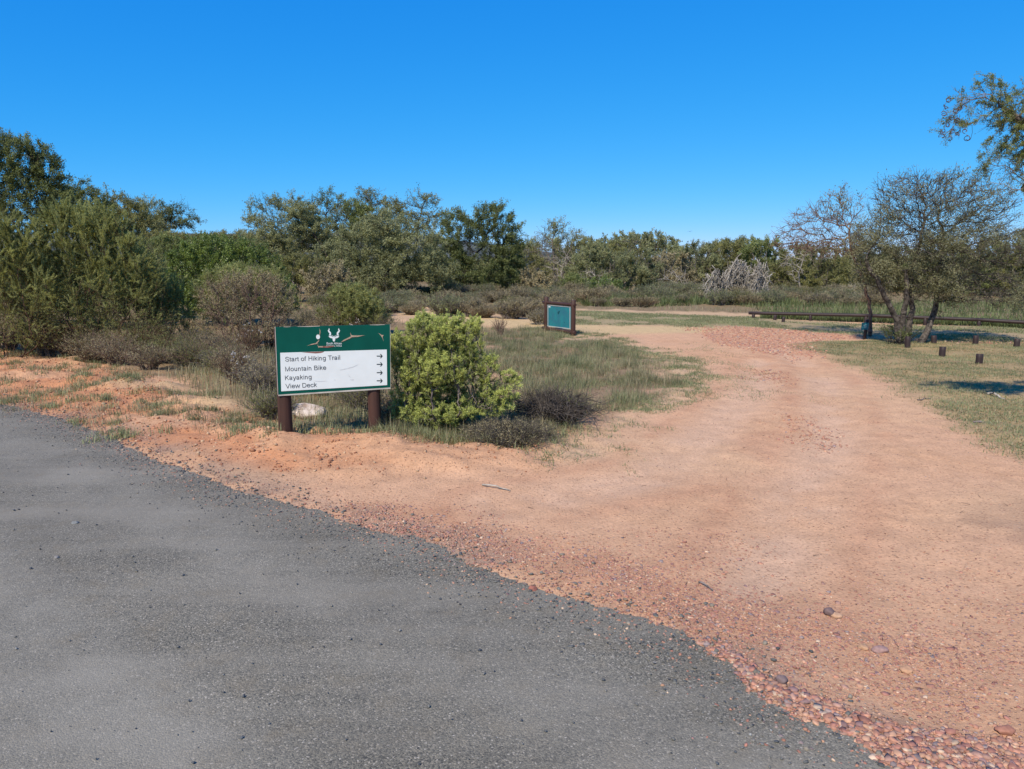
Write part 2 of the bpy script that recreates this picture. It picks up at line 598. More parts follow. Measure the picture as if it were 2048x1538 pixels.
c = blend(c, sstep(0.45, 0.7, fbm(x, y, 1.3, 5)) * 0.32, (0.55, 0.30, 0.155))
c = blend(c, sstep(0.5, 0.75, fbm(x + 40, y * 1.3, 2.2, 4)) * 0.3, (0.61, 0.395, 0.225))
c = blend(c, sstep(19, 25, y) * 0.6, (0.50, 0.36, 0.21))
c = blend(c, zone(ga, "grav_right", 0.9, 0.6) * 0.7, (0.52, 0.285, 0.16))
c = blend(c, zone(ga, "grav_strip", 0.15, 0.3) * 0.55, (0.47, 0.24, 0.135))
c = blend(c, zone(ga, "grav_edge", 0.1, 0.1) * 0.8, (0.34, 0.18, 0.125))
c = blend(c, zone(ga, "grav_far", 0.2, 0.2) * 0.6, (0.54, 0.29, 0.18))
c = blend(c, zone(ga, "verge", 0.25, 0.3) * 0.8, (0.53, 0.285, 0.155))
c = blend(c, zone(ga, "orange", 0.3, 0.5) * sstep(0.42, 0.62, fbm(x, y, 0.8, 4)), (0.52, 0.235, 0.115))
pale = np.zeros(len(ga))
for (mx, my, r, hh) in MOUNDS[3:6]:
    pale = np.maximum(pale, np.exp(-((x - mx) ** 2 + (y - my) ** 2) / (r * r)))
c = blend(c, pale * 0.8, (0.52, 0.36, 0.19))
c = blend(c, zone(ga, "sandpath", 0.4, 0.4) * 0.9, (0.58, 0.41, 0.21))
c = blend(c, zone(ga, "creep", 0.4, 0.5) * 0.6, (0.46, 0.33, 0.2))
c = blend(c, zone(ga, "tall", 0.4, 0.4) * 0.75, (0.17, 0.13, 0.08))
c = blend(c, zone(ga, "lawn", 0.3, 0.35) * 0.75, (0.28, 0.225, 0.105))
c = blend(c, zone(ga, "farlawn", 0.4, 0.4) * 0.7, (0.27, 0.235, 0.12))
c = blend(c, zone(ga, "scrub", 0.3, 0.5) * 0.85, (0.19, 0.14, 0.075))
for rut in RUTS:                                    # trodden wheel lines: paler packed sand between loose edges
    d_ = np.abs(inside_sd(ga, rut))
    c = blend(c, np.exp(-(d_ / 0.22) ** 2) * 0.75 * sstep(0.25, 0.5, fbm(x, y, 0.7, 3)), (0.62, 0.39, 0.25))
    c = blend(c, np.exp(-((d_ - 0.42) / 0.13) ** 2) * 0.38 * sstep(0.3, 0.55, fbm(x + 5, y, 0.5, 3)), (0.50, 0.25, 0.14))
c = blend(c, zone(ga, "brown_patch", 0.3, 0.35) * 0.5 * sstep(0.4, 0.6, fbm(x, y, 0.5, 4)), (0.26, 0.16, 0.11))  # broken patch of darker brown towards the right edge
# dark dust spilled from the road along its edge
dr = inside_sd(ga, road_coarse)
c = blend(c, sstep(-0.7, 0.0, dr) * sstep(0.42, 0.6, fbm(x, y, 0.5, 4)) * 0.55, (0.22, 0.17, 0.14))
c = c * (0.9 + 0.2 * fbm(x, y, 0.12, 3))[:, None]
base[act] = c


def ground_mat():
    m, nt, out = new_mat("red_sandy_soil")
    at = N(nt, "ShaderNodeAttribute", attribute_name="albedo")
    tc = N(nt, "ShaderNodeTexCoord")
    n1 = N(nt, "ShaderNodeTexNoise", Scale=45.0, Detail=8.0, Roughness=0.7)
    n2 = N(nt, "ShaderNodeTexNoise", Scale=5.0, Detail=6.0, Roughness=0.6)
    v1 = N(nt, "ShaderNodeTexVoronoi", Scale=55.0)
    v2 = N(nt, "ShaderNodeTexVoronoi", Scale=24.0)
    for n in (n1, n2, v1, v2):
        nt.links.new(tc.outputs["Object"], n.inputs["Vector"])
    g1 = ramp(nt, n1.outputs[0], [(0.3, 0.72), (0.7, 1.12)])
    g2 = ramp(nt, n2.outputs[0], [(0.35, 0.93), (0.65, 1.05)])
    c = mixc(nt, 1.0, at.outputs["Color"], g1, "MULTIPLY")
    c = mixc(nt, 1.0, c, g2, "MULTIPLY")
    # small grit: some voronoi cells take pale, red or dark tones
    pick = ramp(nt, v1.outputs["Distance"], [(0.22, 1.0), (0.34, 0.0)])
    sel = N(nt, "ShaderNodeSeparateColor")
    nt.links.new(v1.outputs["Color"], sel.inputs[0])
    few = ramp(nt, sel.outputs[0], [(0.60, 0.0), (0.64, 0.75)])
    few2 = mixc(nt, 1.0, few, pick, "MULTIPLY")
    gc = ramp(nt, sel.outputs[1], [(0.0, (0.16, 0.075, 0.06)), (0.4, (0.33, 0.13, 0.08)), (0.7, (0.5, 0.27, 0.15)), (1.0, (0.6, 0.47, 0.35))])
    c = mixc(nt, few2, c, gc)
    p = N(nt, "ShaderNodeBsdfPrincipled", Roughness=0.95)
    p.inputs["Specular IOR Level"].default_value = 0.1
    nt.links.new(c, p.inputs["Base Color"])
    hsum = N(nt, "ShaderNodeMath", operation="ADD")
    nt.links.new(n1.outputs[0], hsum.inputs[0])
    nt.links.new(few2, hsum.inputs[1])
    bp = N(nt, "ShaderNodeBump", Strength=0.8, Distance=0.013)
    nt.links.new(hsum.outputs[0], bp.inputs["Height"])
    nt.links.new(bp.outputs[0], p.inputs["Normal"])
    nt.links.new(p.outputs[0], out.inputs[0])
    return m


nx, ny = len(gx), len(gy)
ii, jj = np.meshgrid(np.arange(nx - 1), np.arange(ny - 1))
i0 = (jj * nx + ii).ravel()
gf = np.stack([i0, i0 + 1, i0 + nx + 1, i0 + nx], 1)
gme = tri_mesh("ground", np.column_stack([gp, hz]), gf, ground_mat(), col=base, smooth=True)
tag(link("ground", gme), kind="structure")


BAND_AXIS, BAND_LO, BAND_HI = "Y", 0.0, 3.4            # across the road, from under the camera to the edge


def road_mat():
    m, nt, out = new_mat("worn_asphalt")
    tc = N(nt, "ShaderNodeTexCoord")
    v = N(nt, "ShaderNodeTexVoronoi", Scale=165.0)
    vb = N(nt, "ShaderNodeTexVoronoi", Scale=38.0)
    n1 = N(nt, "ShaderNodeTexNoise", Scale=210.0, Detail=4.0, Roughness=0.7)
    n2 = N(nt, "ShaderNodeTexNoise", Scale=0.9, Detail=7.0, Roughness=0.62)
    n3 = N(nt, "ShaderNodeTexNoise", Scale=6.0, Detail=6.0, Roughness=0.65)
    mp = N(nt, "ShaderNodeMapping")
    mp.inputs["Rotation"].default_value = (0, 0, math.radians(35))
    mp.inputs["Scale"].default_value = (0.16, 1.5, 1)
    nt.links.new(tc.outputs["Object"], mp.inputs["Vector"])
    n4 = N(nt, "ShaderNodeTexNoise", Scale=1.1, Detail=6.0, Roughness=0.6)
    nt.links.new(mp.outputs[0], n4.inputs["Vector"])
    for n in (v, vb, n1, n2, n3):
        nt.links.new(tc.outputs["Object"], n.inputs["Vector"])
    s = N(nt, "ShaderNodeSeparateColor")
    nt.links.new(v.outputs["Color"], s.inputs[0])
    agg = ramp(nt, s.outputs[0], [(0.0, (0.06, 0.056, 0.047)), (0.35, (0.135, 0.122, 0.094)), (0.75, (0.20, 0.178, 0.133)), (0.95, (0.27, 0.23, 0.17)), (1.0, (0.46, 0.405, 0.33))])
    g = ramp(nt, n1.outputs[0], [(0.3, 0.65), (0.7, 1.2)])
    c = mixc(nt, 1.0, agg, g, "MULTIPLY")
    d1 = ramp(nt, n4.outputs[0], [(0.42, 0.0), (0.68, 0.8)])
    c = mixc(nt, d1, c, (0.24, 0.212, 0.165))
    d2 = ramp(nt, n3.outputs[0], [(0.5, 0.0), (0.75, 0.45)])
    c = mixc(nt, d2, c, (0.19, 0.15, 0.095))
    d3 = ramp(nt, n2.outputs[0], [(0.4, 0.9), (0.6, 1.08)])
    c = mixc(nt, 1.0, c, d3, "MULTIPLY")
    rot = N(nt, "ShaderNodeMapping")
    rot.inputs["Rotation"].default_value = (0, 0, math.radians(40))
    nt.links.new(tc.outputs["Object"], rot.inputs["Vector"])
    sx = N(nt, "ShaderNodeSeparateXYZ")
    nt.links.new(rot.outputs[0], sx.inputs[0])
    wob = N(nt, "ShaderNodeMath", operation="MULTIPLY_ADD")
    nt.links.new(n3.outputs[0], wob.inputs[0])
    wob.inputs[1].default_value = 0.35
    nt.links.new(sx.outputs[BAND_AXIS], wob.inputs[2])
    rel = N(nt, "ShaderNodeMapRange")
    rel.inputs["From Min"].default_value, rel.inputs["From Max"].default_value = BAND_LO, BAND_HI
    nt.links.new(wob.outputs[0], rel.inputs["Value"])
    band = ramp(nt, rel.outputs[0], [(0.0, 0.3), (0.18, 0.75), (0.38, 0.7), (0.48, 0.05), (0.6, 0.05), (0.68, 0.4), (0.76, 0.35), (0.85, 0.0)])
    br = mixc(nt, 1.0, band, ramp(nt, n2.outputs[0], [(0.35, 0.25), (0.65, 1.0)]), "MULTIPLY")
    c = mixc(nt, br, c, (0.285, 0.257, 0.205))
    p = N(nt, "ShaderNodeBsdfPrincipled", Roughness=0.8)
    p.inputs["Specular IOR Level"].default_value = 0.25
    nt.links.new(c, p.inputs["Base Color"])
    hm = N(nt, "ShaderNodeMath", operation="MULTIPLY_ADD")
    nt.links.new(v.outputs["Distance"], hm.inputs[0])
    hm.inputs[1].default_value = -1.0
    nt.links.new(n1.outputs[0], hm.inputs[2])
    bp = N(nt, "ShaderNodeBump", Strength=0.55, Distance=0.004)
    nt.links.new(hm.outputs[0], bp.inputs["Height"])
    nt.links.new(bp.outputs[0], p.inputs["Normal"])
    nt.links.new(p.outputs[0], out.inputs[0])
    return m


rm = bpy.data.meshes.new("road")
import bmesh
bm = bmesh.new()
f = bm.faces.new([bm.verts.new((p[0], p[1], 0.0)) for p in road_poly])
bmesh.ops.triangulate(bm, faces=[f])
bmesh.ops.recalc_face_normals(bm, faces=bm.faces[:])
if sum(fc.normal.z for fc in bm.faces) < 0:
    bmesh.ops.reverse_faces(bm, faces=bm.faces[:])
# a thin broken lip down to the soil
bd = [e for e in bm.edges if len(e.link_faces) == 1]
ret = bmesh.ops.extrude_edge_only(bm, edges=bd)
for v_ in ret["geom"]:
    if isinstance(v_, bmesh.types.BMVert):
        v_.co.z -= 0.012
bm.to_mesh(rm)
bm.free()
rm.materials.append(road_mat())
tag(link("road", rm, loc=(0, 0, 0.005)), kind="structure")

# distant low ridge
rx = np.linspace(-1900, 900, 90)
rv, rf = [], []
for i, xx in enumerate(rx):
    hgt = (50 + 24 * fbm(np.array([xx]), np.array([3.0]), 700, 3)[0]) * (0.12 + 0.88 * (1 - min(max((xx + 250) / 450, 0), 1))) + 2 * fbm(np.array([xx]), np.array([8.0]), 60, 3)[0]
    rv += [(xx, 1500, -1), (xx, 1560, hgt * 0.8), (xx, 1650, hgt), (xx, 2100, -1)]
for i in range(len(rx) - 1):
    for k in range(3):
        a = i * 4 + k
        rf.append((a, a + 4, a + 5, a + 1))
hm_ = bark_mat("ridge_scrub", (0.06, 0.07, 0.075), (0.10, 0.11, 0.11), 0.02)
tag(link("hills", tri_mesh("hills", rv, rf, hm_)), kind="structure")

# ------------------------------------------------------------------ plant generators
def tubes(A, B, ra, rb, k=4):
    A, B = np.asarray(A, float), np.asarray(B, float)
    n = len(A)
    d = unit(B - A)
    ref = np.where(np.abs(d[:, 2:3]) < 0.9, [[0, 0, 1.0]], [[1.0, 0, 0]])
    u = unit(np.cross(d, ref))
    w = np.cross(d, u)
    th = np.arange(k) * 2 * math.pi / k
    ring = u[:, None, :] * np.cos(th)[None, :, None] + w[:, None, :] * np.sin(th)[None, :, None]
    V = np.concatenate([A[:, None, :] + ring * np.asarray(ra)[:, None, None], B[:, None, :] + ring * np.asarray(rb)[:, None, None]], 1)
    o = (np.arange(n) * 2 * k)[:, None]
    F = []
    for i in range(k):
        j = (i + 1) % k
        F.append(np.concatenate([o + i, o + j, o + k + j], 1))
        F.append(np.concatenate([o + i, o + k + j, o + k + i], 1))
    return V.reshape(-1, 3), np.concatenate(F, 0)


def join(parts):
    V, F, o = [], [], 0
    for v, f in parts:
        V.append(v)
        F.append(np.asarray(f) + o)
        o += len(v)
    return np.concatenate(V), np.concatenate(F)


def leaves(C, D, L, Wd, r, diamond=False):
    """one face per leaf at C pointing along D"""
    n = len(C)
    D = unit(D)
    s = unit(np.cross(D, r.normal(size=(n, 3)) * 0.75 + np.array([-0.2, -0.45, 0.8])))     # leaves turn their faces to the light
    L = L * r.uniform(0.6, 1.3, n)
    w = Wd * r.uniform(0.7, 1.3, n)
    s = s * (w / 2)[:, None]
    T = C + D * L[:, None]
    if diamond:
        m = C + D * (L * 0.55)[:, None]
        V = np.stack([C, m + s, T, m - s], 1).reshape(-1, 3)
        F = np.arange(n * 4).reshape(-1, 4)
        return V, np.concatenate([F[:, [0, 1, 2]], F[:, [0, 2, 3]]])
    V = np.stack([C - s, C + s, T], 1).reshape(-1, 3)
    return V, np.arange(n * 3).reshape(-1, 3)


def grow(att, starts, step, di, dk, iters, r, jit=0.25, grav=0.0):
    nodes, par = [], []
    for pl in starts:
        prev = pl[0]
        if isinstance(prev, int):
            last, pl = prev, pl[1:]
        else:
            nodes.append(np.array(pl[0], float))
            par.append(-1)
            last = len(nodes) - 1
            pl = pl[1:]
        for q in pl:
            a = nodes[last]
            q = np.array(q, float)
            m = max(1, int(np.linalg.norm(q - a) / step))
            for i in range(1, m + 1):
                nodes.append(a + (q - a) * i / m + (r.normal(size=3) * step * 0.12 if i < m else 0))
                par.append(last)
                last = len(nodes) - 1
    nodes = list(nodes)
    A = np.array(att, float)
    alive = np.ones(len(A), bool)
    nd = np.full(len(A), 1e9)
    ni = np.zeros(len(A), int)

    def upd(idx):
        Q = np.array([nodes[i] for i in idx])
        for s in range(0, len(Q), 400):
            q = Q[s:s + 400]
            d = np.sqrt(((A[:, None, :] - q[None]) ** 2).sum(2))
            j = d.argmin(1)
            dm = d[np.arange(len(A)), j]
            b = dm < nd
            nd[b] = dm[b]
            ni[b] = np.array(idx[s:s + 400])[j[b]]
    upd(list(range(len(nodes))))
    for it in range(iters):
        alive &= nd > dk
        act = alive & (nd < di)
        if not act.any():
            if not alive.any():
                break
            act = alive & (nd <= nd[alive].min() + step)
        ids = ni[act]
        pos = np.array(nodes)
        dirs = unit(A[act] - pos[ids])
        u, inv = np.unique(ids, return_inverse=True)
        acc = np.zeros((len(u), 3))
        np.add.at(acc, inv, dirs)
        acc = unit(acc) + r.normal(size=acc.shape) * jit
        acc[:, 2] += grav
        acc = unit(acc)
        st = len(nodes)
        for k_, pi in enumerate(u):
            nodes.append(pos[pi] + acc[k_] * step)
            par.append(int(pi))
        upd(list(range(st, len(nodes))))
        if len(nodes) > 9000:
            break
    return np.array(nodes), np.array(par)


def radii(par, tip, e=2.3, cap=1.0):
    n = len(par)
    acc = np.zeros(n)
    for i in range(n - 1, -1, -1):
        if acc[i] == 0:
            acc[i] = tip ** e
        if par[i] >= 0:
            acc[par[i]] += acc[i]
    return np.minimum(acc ** (1 / e), cap)


def blob_pts(blobs, Y, n, r, depth=0.85, shell=0.35):
    """points inside ellipsoids given as (px, py, rx, ry) at distance Y"""
    vol = np.array([b[2] ** 2 * b[3] * (b[4] if len(b) > 4 else 1) for b in blobs], float)
    cnt = r.multinomial(n, vol ** 0.8 / (vol ** 0.8).sum())
    out = []
    for b, k in zip(blobs, cnt):
        c0 = PD(b[0], b[1], Y)
        s = Y / FOC
        d = unit(r.normal(size=(k, 3)))
        rad = r.uniform(shell ** 3, 1, k) ** (1 / 3)
        out.append(c0 + d * rad[:, None] * np.array([b[2] * s, b[2] * s * depth, b[3] * s]))
    return np.concatenate(out)


NLEAF = [0]


def woody(name, part_names, label, cat, Y, blobs, trunks, n_att, step, leafm, barkm, seed, group=None, leaf_per=10, twigs=2, tw_len=0.22,
          LL=0.055, LW=0.03, tip=0.005, cap=0.2, leafy=1.0, depth=0.85, jit=0.25, grav=0.02, e=2.3, k=5, diamond=False, spread=0.06, min_z=0.05,
          up=0.5, thin_r=0.02, shell=0.35, clump=0.9, lai=3.0, bare=None, trunk_r=None, tips=0.0, lj=0.9):
    r = np.random.default_rng(seed)
    A = blob_pts(blobs, Y, n_att, r, depth, shell)
    A = A[A[:, 2] > min_z]
    b0 = np.array(trunks[0][0], float)
    org = np.array([b0[0], b0[1], gh(b0[0], b0[1]) ])
    nodes, par = grow(A, trunks, step, step * 9, step * 1.35, 90, r, jit, grav)
    rad = radii(par, tip, e, cap)
    if trunk_r:
        top = max(t[-1][2] for t in trunks)
        fr = np.clip((nodes[:, 2] - org[2]) / max(top - org[2], 0.1), 0, 1)
        on = np.zeros(len(nodes), bool)
        on[:sum(1 + sum(max(1, int(np.linalg.norm(np.array(t[i + 1]) - np.array(t[i])) / step)) for i in range(len(t) - 1)) for t in trunks)] = True
        rad = np.where(on, np.maximum(rad, trunk_r * (1 - 0.72 * fr)), rad)
    # flare at the foot
    ed = np.where(par >= 0)[0]
    rb = rad[ed]
    ra = np.minimum(rad[par[ed]], rb * 1.6)
    low = nodes[par[ed]][:, 2] - org[2] < step * 1.5
    ra = np.where(low, ra * 1.2, ra)
    parts = []
    big = rb > 0.02
    for sel, kk in ((big, max(k, 7)), (~big, 3)):
        if sel.any():
            parts.append(tubes(nodes[par[ed]][sel], nodes[ed][sel], ra[sel], rb[sel], kk))
    # twigs
    thin = np.where(rad < thin_r)[0]
    thin = thin[par[thin] >= 0]
    ctr = A.mean(0)
    src = np.repeat(thin, twigs)
    base_d = unit(nodes[src] - nodes[par[src]])
    outw = unit(nodes[src] - ctr)
    d = unit(base_d * 0.7 + outw * 0.35 + r.normal(size=base_d.shape) * 0.6 + np.array([0, 0, up * 0.5]))
    tl = tw_len * r.uniform(0.4, 1.3, len(src))
    t0 = nodes[src] + (nodes[par[src]] - nodes[src]) * r.random((len(src), 1))
    t1 = t0 + d * tl[:, None]
    keep = t1[:, 2] > min_z * 0.5
    t0, t1, d, tl, src = t0[keep], t1[keep], d[keep], tl[keep], src[keep]
    parts.append(tubes(t0, t1, np.full(len(t0), tip * 0.9), np.full(len(t0), tip * 0.4), 3))
    V, F = join(parts)
    root = thing(name, org, label, cat, group)
    link(part_names[0], tri_mesh(part_names[0], V - org, F, M[barkm], smooth=False), root)
    if leaf_per > 0:
        # leaves clumped along the twigs, as many as cover the crown LAI times
        cl = fbm(t0[:, 0] * 1.7 + t0[:, 2] * 0.9, t0[:, 1] * 1.3 + t0[:, 2] * 1.9, clump, 3)
        prob = np.clip((cl - 0.5) * 4 + leafy, 0.04, 1)
        if bare:
            zz = (t0[:, 2] - org[2]) / max(t0[:, 2].max() - org[2], 0.1)
            prob = prob * np.clip(sstep(bare[0], bare[1], zz), bare[2] if len(bare) > 2 else 0.03, 1)
        area = sum(math.pi * b[2] * b[3] for b in blobs) * 0.6 * (Y / FOC) ** 2
        nl = int(lai * area * 2 / (LL * LW * 0.5 * (1.1 if diamond else 0.95)))
        idx = r.choice(len(t0), nl, p=prob / prob.sum())
        tt = r.random((nl, 1)) ** 0.7
        C = t0[idx] + (t1[idx] - t0[idx]) * tt + r.normal(size=(nl, 3)) * spread * 0.5
        dd = unit(d[idx] + r.normal(size=(nl, 3)) * lj + np.array([0, 0, 0.15]))
        NLEAF[0] += nl
        LV, LF = leaves(C, dd, LL, LW, r, diamond)
        tint = np.clip(0.5 + (cl[idx] - 0.5) * 1.3 + r.normal(size=len(t0))[idx] * 0.22 + r.normal(size=len(idx)) * 0.16, 0, 1)
        if tips:                                   # young pale shoots at the ends of the outer twigs
            rd_ = np.linalg.norm((t0[idx] - ctr) / np.maximum(A.std(0), 1e-3), axis=1)
            tint = np.clip(tint * 0.75 + tips * sstep(1.0, 2.0, rd_) * tt[:, 0] - 0.12, 0, 1)
        tv = np.repeat(tint, 4 if diamond else 3)
        link(part_names[1], tri_mesh(part_names[1], LV - org, LF, M[leafm], tint=tv), root)
    return root


def fan(n, h, spread, r, droop=0.0, segs=4, base_r=0.06, wig=0.1, hvar=0.35):
    """stems rising from a small base: returns array (n, segs+1, 3)"""
    az = r.uniform(0, 2 * math.pi, n)
    b = np.stack([np.cos(az), np.sin(az), np.zeros(n)], 1) * (base_r * np.sqrt(r.random(n)))[:, None]
    az2 = az + r.normal(size=n) * 0.6
    rr = spread * np.sqrt(r.random(n))
    hh = h * r.uniform(1 - hvar, 1.05, n) * (1 - 0.35 * (rr / max(spread, 1e-6)) ** 2)
    tip = np.stack([np.cos(az2) * rr, np.sin(az2) * rr, hh], 1)
    t = np.linspace(0, 1, segs + 1)[None, :, None]
    mid = b * 0.5 + tip * np.array([0.35, 0.35, 0.62])
    pts = b[:, None] * (1 - t) ** 2 + mid[:, None] * 2 * t * (1 - t) + tip[:, None] * t * t
    pts[:, :, 2] -= droop * (t[:, :, 0] ** 3)
    pts[:, 1:-1] += r.normal(size=(n, segs - 1, 3)) * wig * h * 0.25
    return pts


def fan_bush(name, pn, loc, label, cat, seed, n=60, h=0.5, spread=0.4, leafm="lf_heath", barkm="bark_brown", side=6, side_len=0.14, lp=6, LL=0.03,
             LW=0.012, tr=0.003, group=None, lo=0.35, base_r=0.08, flowers=0, diamond=False, wig=0.1, up=0.35, offs=None, droop=0.0):
    r = np.random.default_rng(seed)
    S = fan(n, h, spread, r, base_r=base_r, wig=wig, droop=droop)
    if offs is not None:
        S[:, :, :2] += np.asarray(offs)[r.integers(0, len(offs), n)][:, None, :]
    A, B = S[:, :-1].reshape(-1, 3), S[:, 1:].reshape(-1, 3)
    sg = S.shape[1] - 1
    ra = np.tile(np.linspace(tr * 2, tr * 0.7, sg + 1)[:-1], n)
    rb = np.tile(np.linspace(tr * 2, tr * 0.7, sg + 1)[1:], n)
    parts = [tubes(A, B, ra, rb, 3)]
    t = r.uniform(lo, 1.0, (n, side))
    fi = np.minimum((t * sg).astype(int), sg - 1)
    fr = t * sg - fi
    ix = np.arange(n)[:, None]
    p0 = (S[ix, fi] * (1 - fr[..., None]) + S[ix, fi + 1] * fr[..., None]).reshape(-1, 3)
    dd = unit((S[ix, fi + 1] - S[ix, fi]).reshape(-1, 3))
    dd = unit(dd + r.normal(size=dd.shape) * 0.55 + np.array([0, 0, up]))
    sl = side_len * r.uniform(0.4, 1.2, len(p0))
    p1 = p0 + dd * sl[:, None]
    parts.append(tubes(p0, p1, np.full(len(p0), tr * 0.6), np.full(len(p0), tr * 0.35), 3))
    V, F = join(parts)
    root = thing(name, loc, label, cat, group)
    link(pn[0], tri_mesh(pn[0], V, F, M[barkm]), root)
    if lp:
        idx = np.repeat(np.arange(len(p0)), lp)
        C = p0[idx] + (p1 - p0)[idx] * r.random((len(idx), 1)) + r.normal(size=(len(idx), 3)) * 0.008
        d3 = unit(dd[idx] + r.normal(size=(len(idx), 3)) * 0.6)
        LV, LF = leaves(C, d3, LL, LW, r, diamond)
        cl = fbm(C[:, 0] * 3 + C[:, 2], C[:, 1] * 3 + C[:, 2] * 2, 0.6, 3)
        hh = np.clip(0.45 + (cl - 0.5) * 1.4 + r.normal(size=len(idx)) * 0.2, 0, 1)
        link(pn[1], tri_mesh(pn[1], LV, LF, M[leafm], tint=np.repeat(hh, 4 if diamond else 3)), root)
    if flowers:
        q = r.integers(0, n, flowers)
        c0 = S[q, -1] + r.normal(size=(flowers, 3)) * 0.04
        for fc in c0:
            FV, FF = leaves(fc + r.normal(size=(8, 3)) * 0.006, r.normal(size=(8, 3)), 0.022, 0.018, r)
            link("flower", tri_mesh("flower", FV, FF, M["petal"], tint=np.repeat(r.random(8), 3)), root)
    return root


def gpt(px, py, dz=0.0):
    q = P(px, py)
    return np.array([q[0], q[1], gh(q[0], q[1]) + dz])


def at_Y(px, Y):
    """ground point at distance Y in the direction of column px"""
    q = PD(px, 600, Y)
    return np.array([q[0], Y, gh(q[0], Y)])

#@@PART2
# ------------------------------------------------------------------ the trail sign
ang = math.radians(13)
U = np.array([math.cos(ang), math.sin(ang), 0.0])
NB = np.array([U[1], -U[0], 0.0])
pl_ = P(573, 884)
_k = (756 - 1024) / FOC * 1.045
pr_ = pl_ + U * ((_k * pl_[1] - pl_[0]) / (U[0] - _k * U[1]))
PO = pl_ + NB * 0.075                       # a point of the board's face


def bpt(x, y, off=0.0):                     # frame pixel -> point on the board face
    return onplane(x, y, PO, NB) + NB * off


def z8(x, y, off=0.0):
    return bpt(500 + x / 4.929, 600 + y / 4.929, off)


def z5(x, y, off=0.0):
    return bpt(540 + x / 7.877, 640 + y / 7.877, off)


so_ = np.array([pl_[0], pl_[1], 0.0])
sign = thing("trail_sign", so_, "green and white hiking trail sign on two brown poles beside the asphalt edge", "sign")
for i, (q, r_) in enumerate(((pl_, 0.066), (pr_, 0.063))):
    c_ = q - NB * 0.0
    c_ = np.array([c_[0], c_[1], gh(c_[0], c_[1])])
    MB().log(c_ - [0, 0, 0.15], [c_[0], c_[1], 1.10], r_ * 1.03, r_ * 0.97, n=28, rings=9, wob=0.02, seed=i).build("post", M["pole"], sign, so_, smooth=True)
bc = [z8(250, 267), z8(278, 934), z8(1385, 862), z8(1380, 241)]
mb = MB()
mb.slab(bc, NB, 0.022)
board = mb.build("board", M["board"], sign, so_)
# worn pale rim round the board
rim = MB()
bi = [z8(254, 272), z8(282, 929), z8(1381, 857), z8(1376, 246)]
for a, b, wd in ((0, 1, 0.005), (1, 2, 0.013), (2, 3, 0.003)):
    d = unit(bc[b] - bc[a])
    s = np.cross(NB, d)
    q = [bc[a] - s * wd, bc[b] - s * wd, bc[b], bc[a]]
    q = [p + NB * 0.003 for p in q]
    if np.cross(q[1] - q[0], q[2] - q[0]) @ NB < 0:
        q = q[::-1]
    rim.slab(q, NB, 0.02)
for (xa, xb, w_) in ((470, 690, 5), (1180, 1330, 4), (330, 400, 3)):
    yt = lambda xx: 267 - (xx - 250) * 26 / 1130
    q = [z8(xa, yt(xa) + 1.0, 0.0015), z8((xa + xb) / 2, yt((xa + xb) / 2) + w_, 0.0015), z8(xb, yt(xb) + 1.5, 0.0015), z8(xb, yt(xb) - 2, 0.0015), z8(xa, yt(xa) - 2, 0.0015)]
    rim.poly(q)
rim.build("board_rim", M["board_back"], board, so_)
pan = MB()
pan.slab([z8(298, 520, 0.003), z8(308, 900, 0.003), z8(1352, 838, 0.003), z8(1348, 488, 0.003)], NB, 0.0028)
panel = pan.build("white_panel", M["white"], board, so_)


def ell(cx, cy, rx, ry):
    return [(cx + rx * math.cos(t), cy + ry * math.sin(t)) for t in np.linspace(0, 2 * math.pi, 25)]


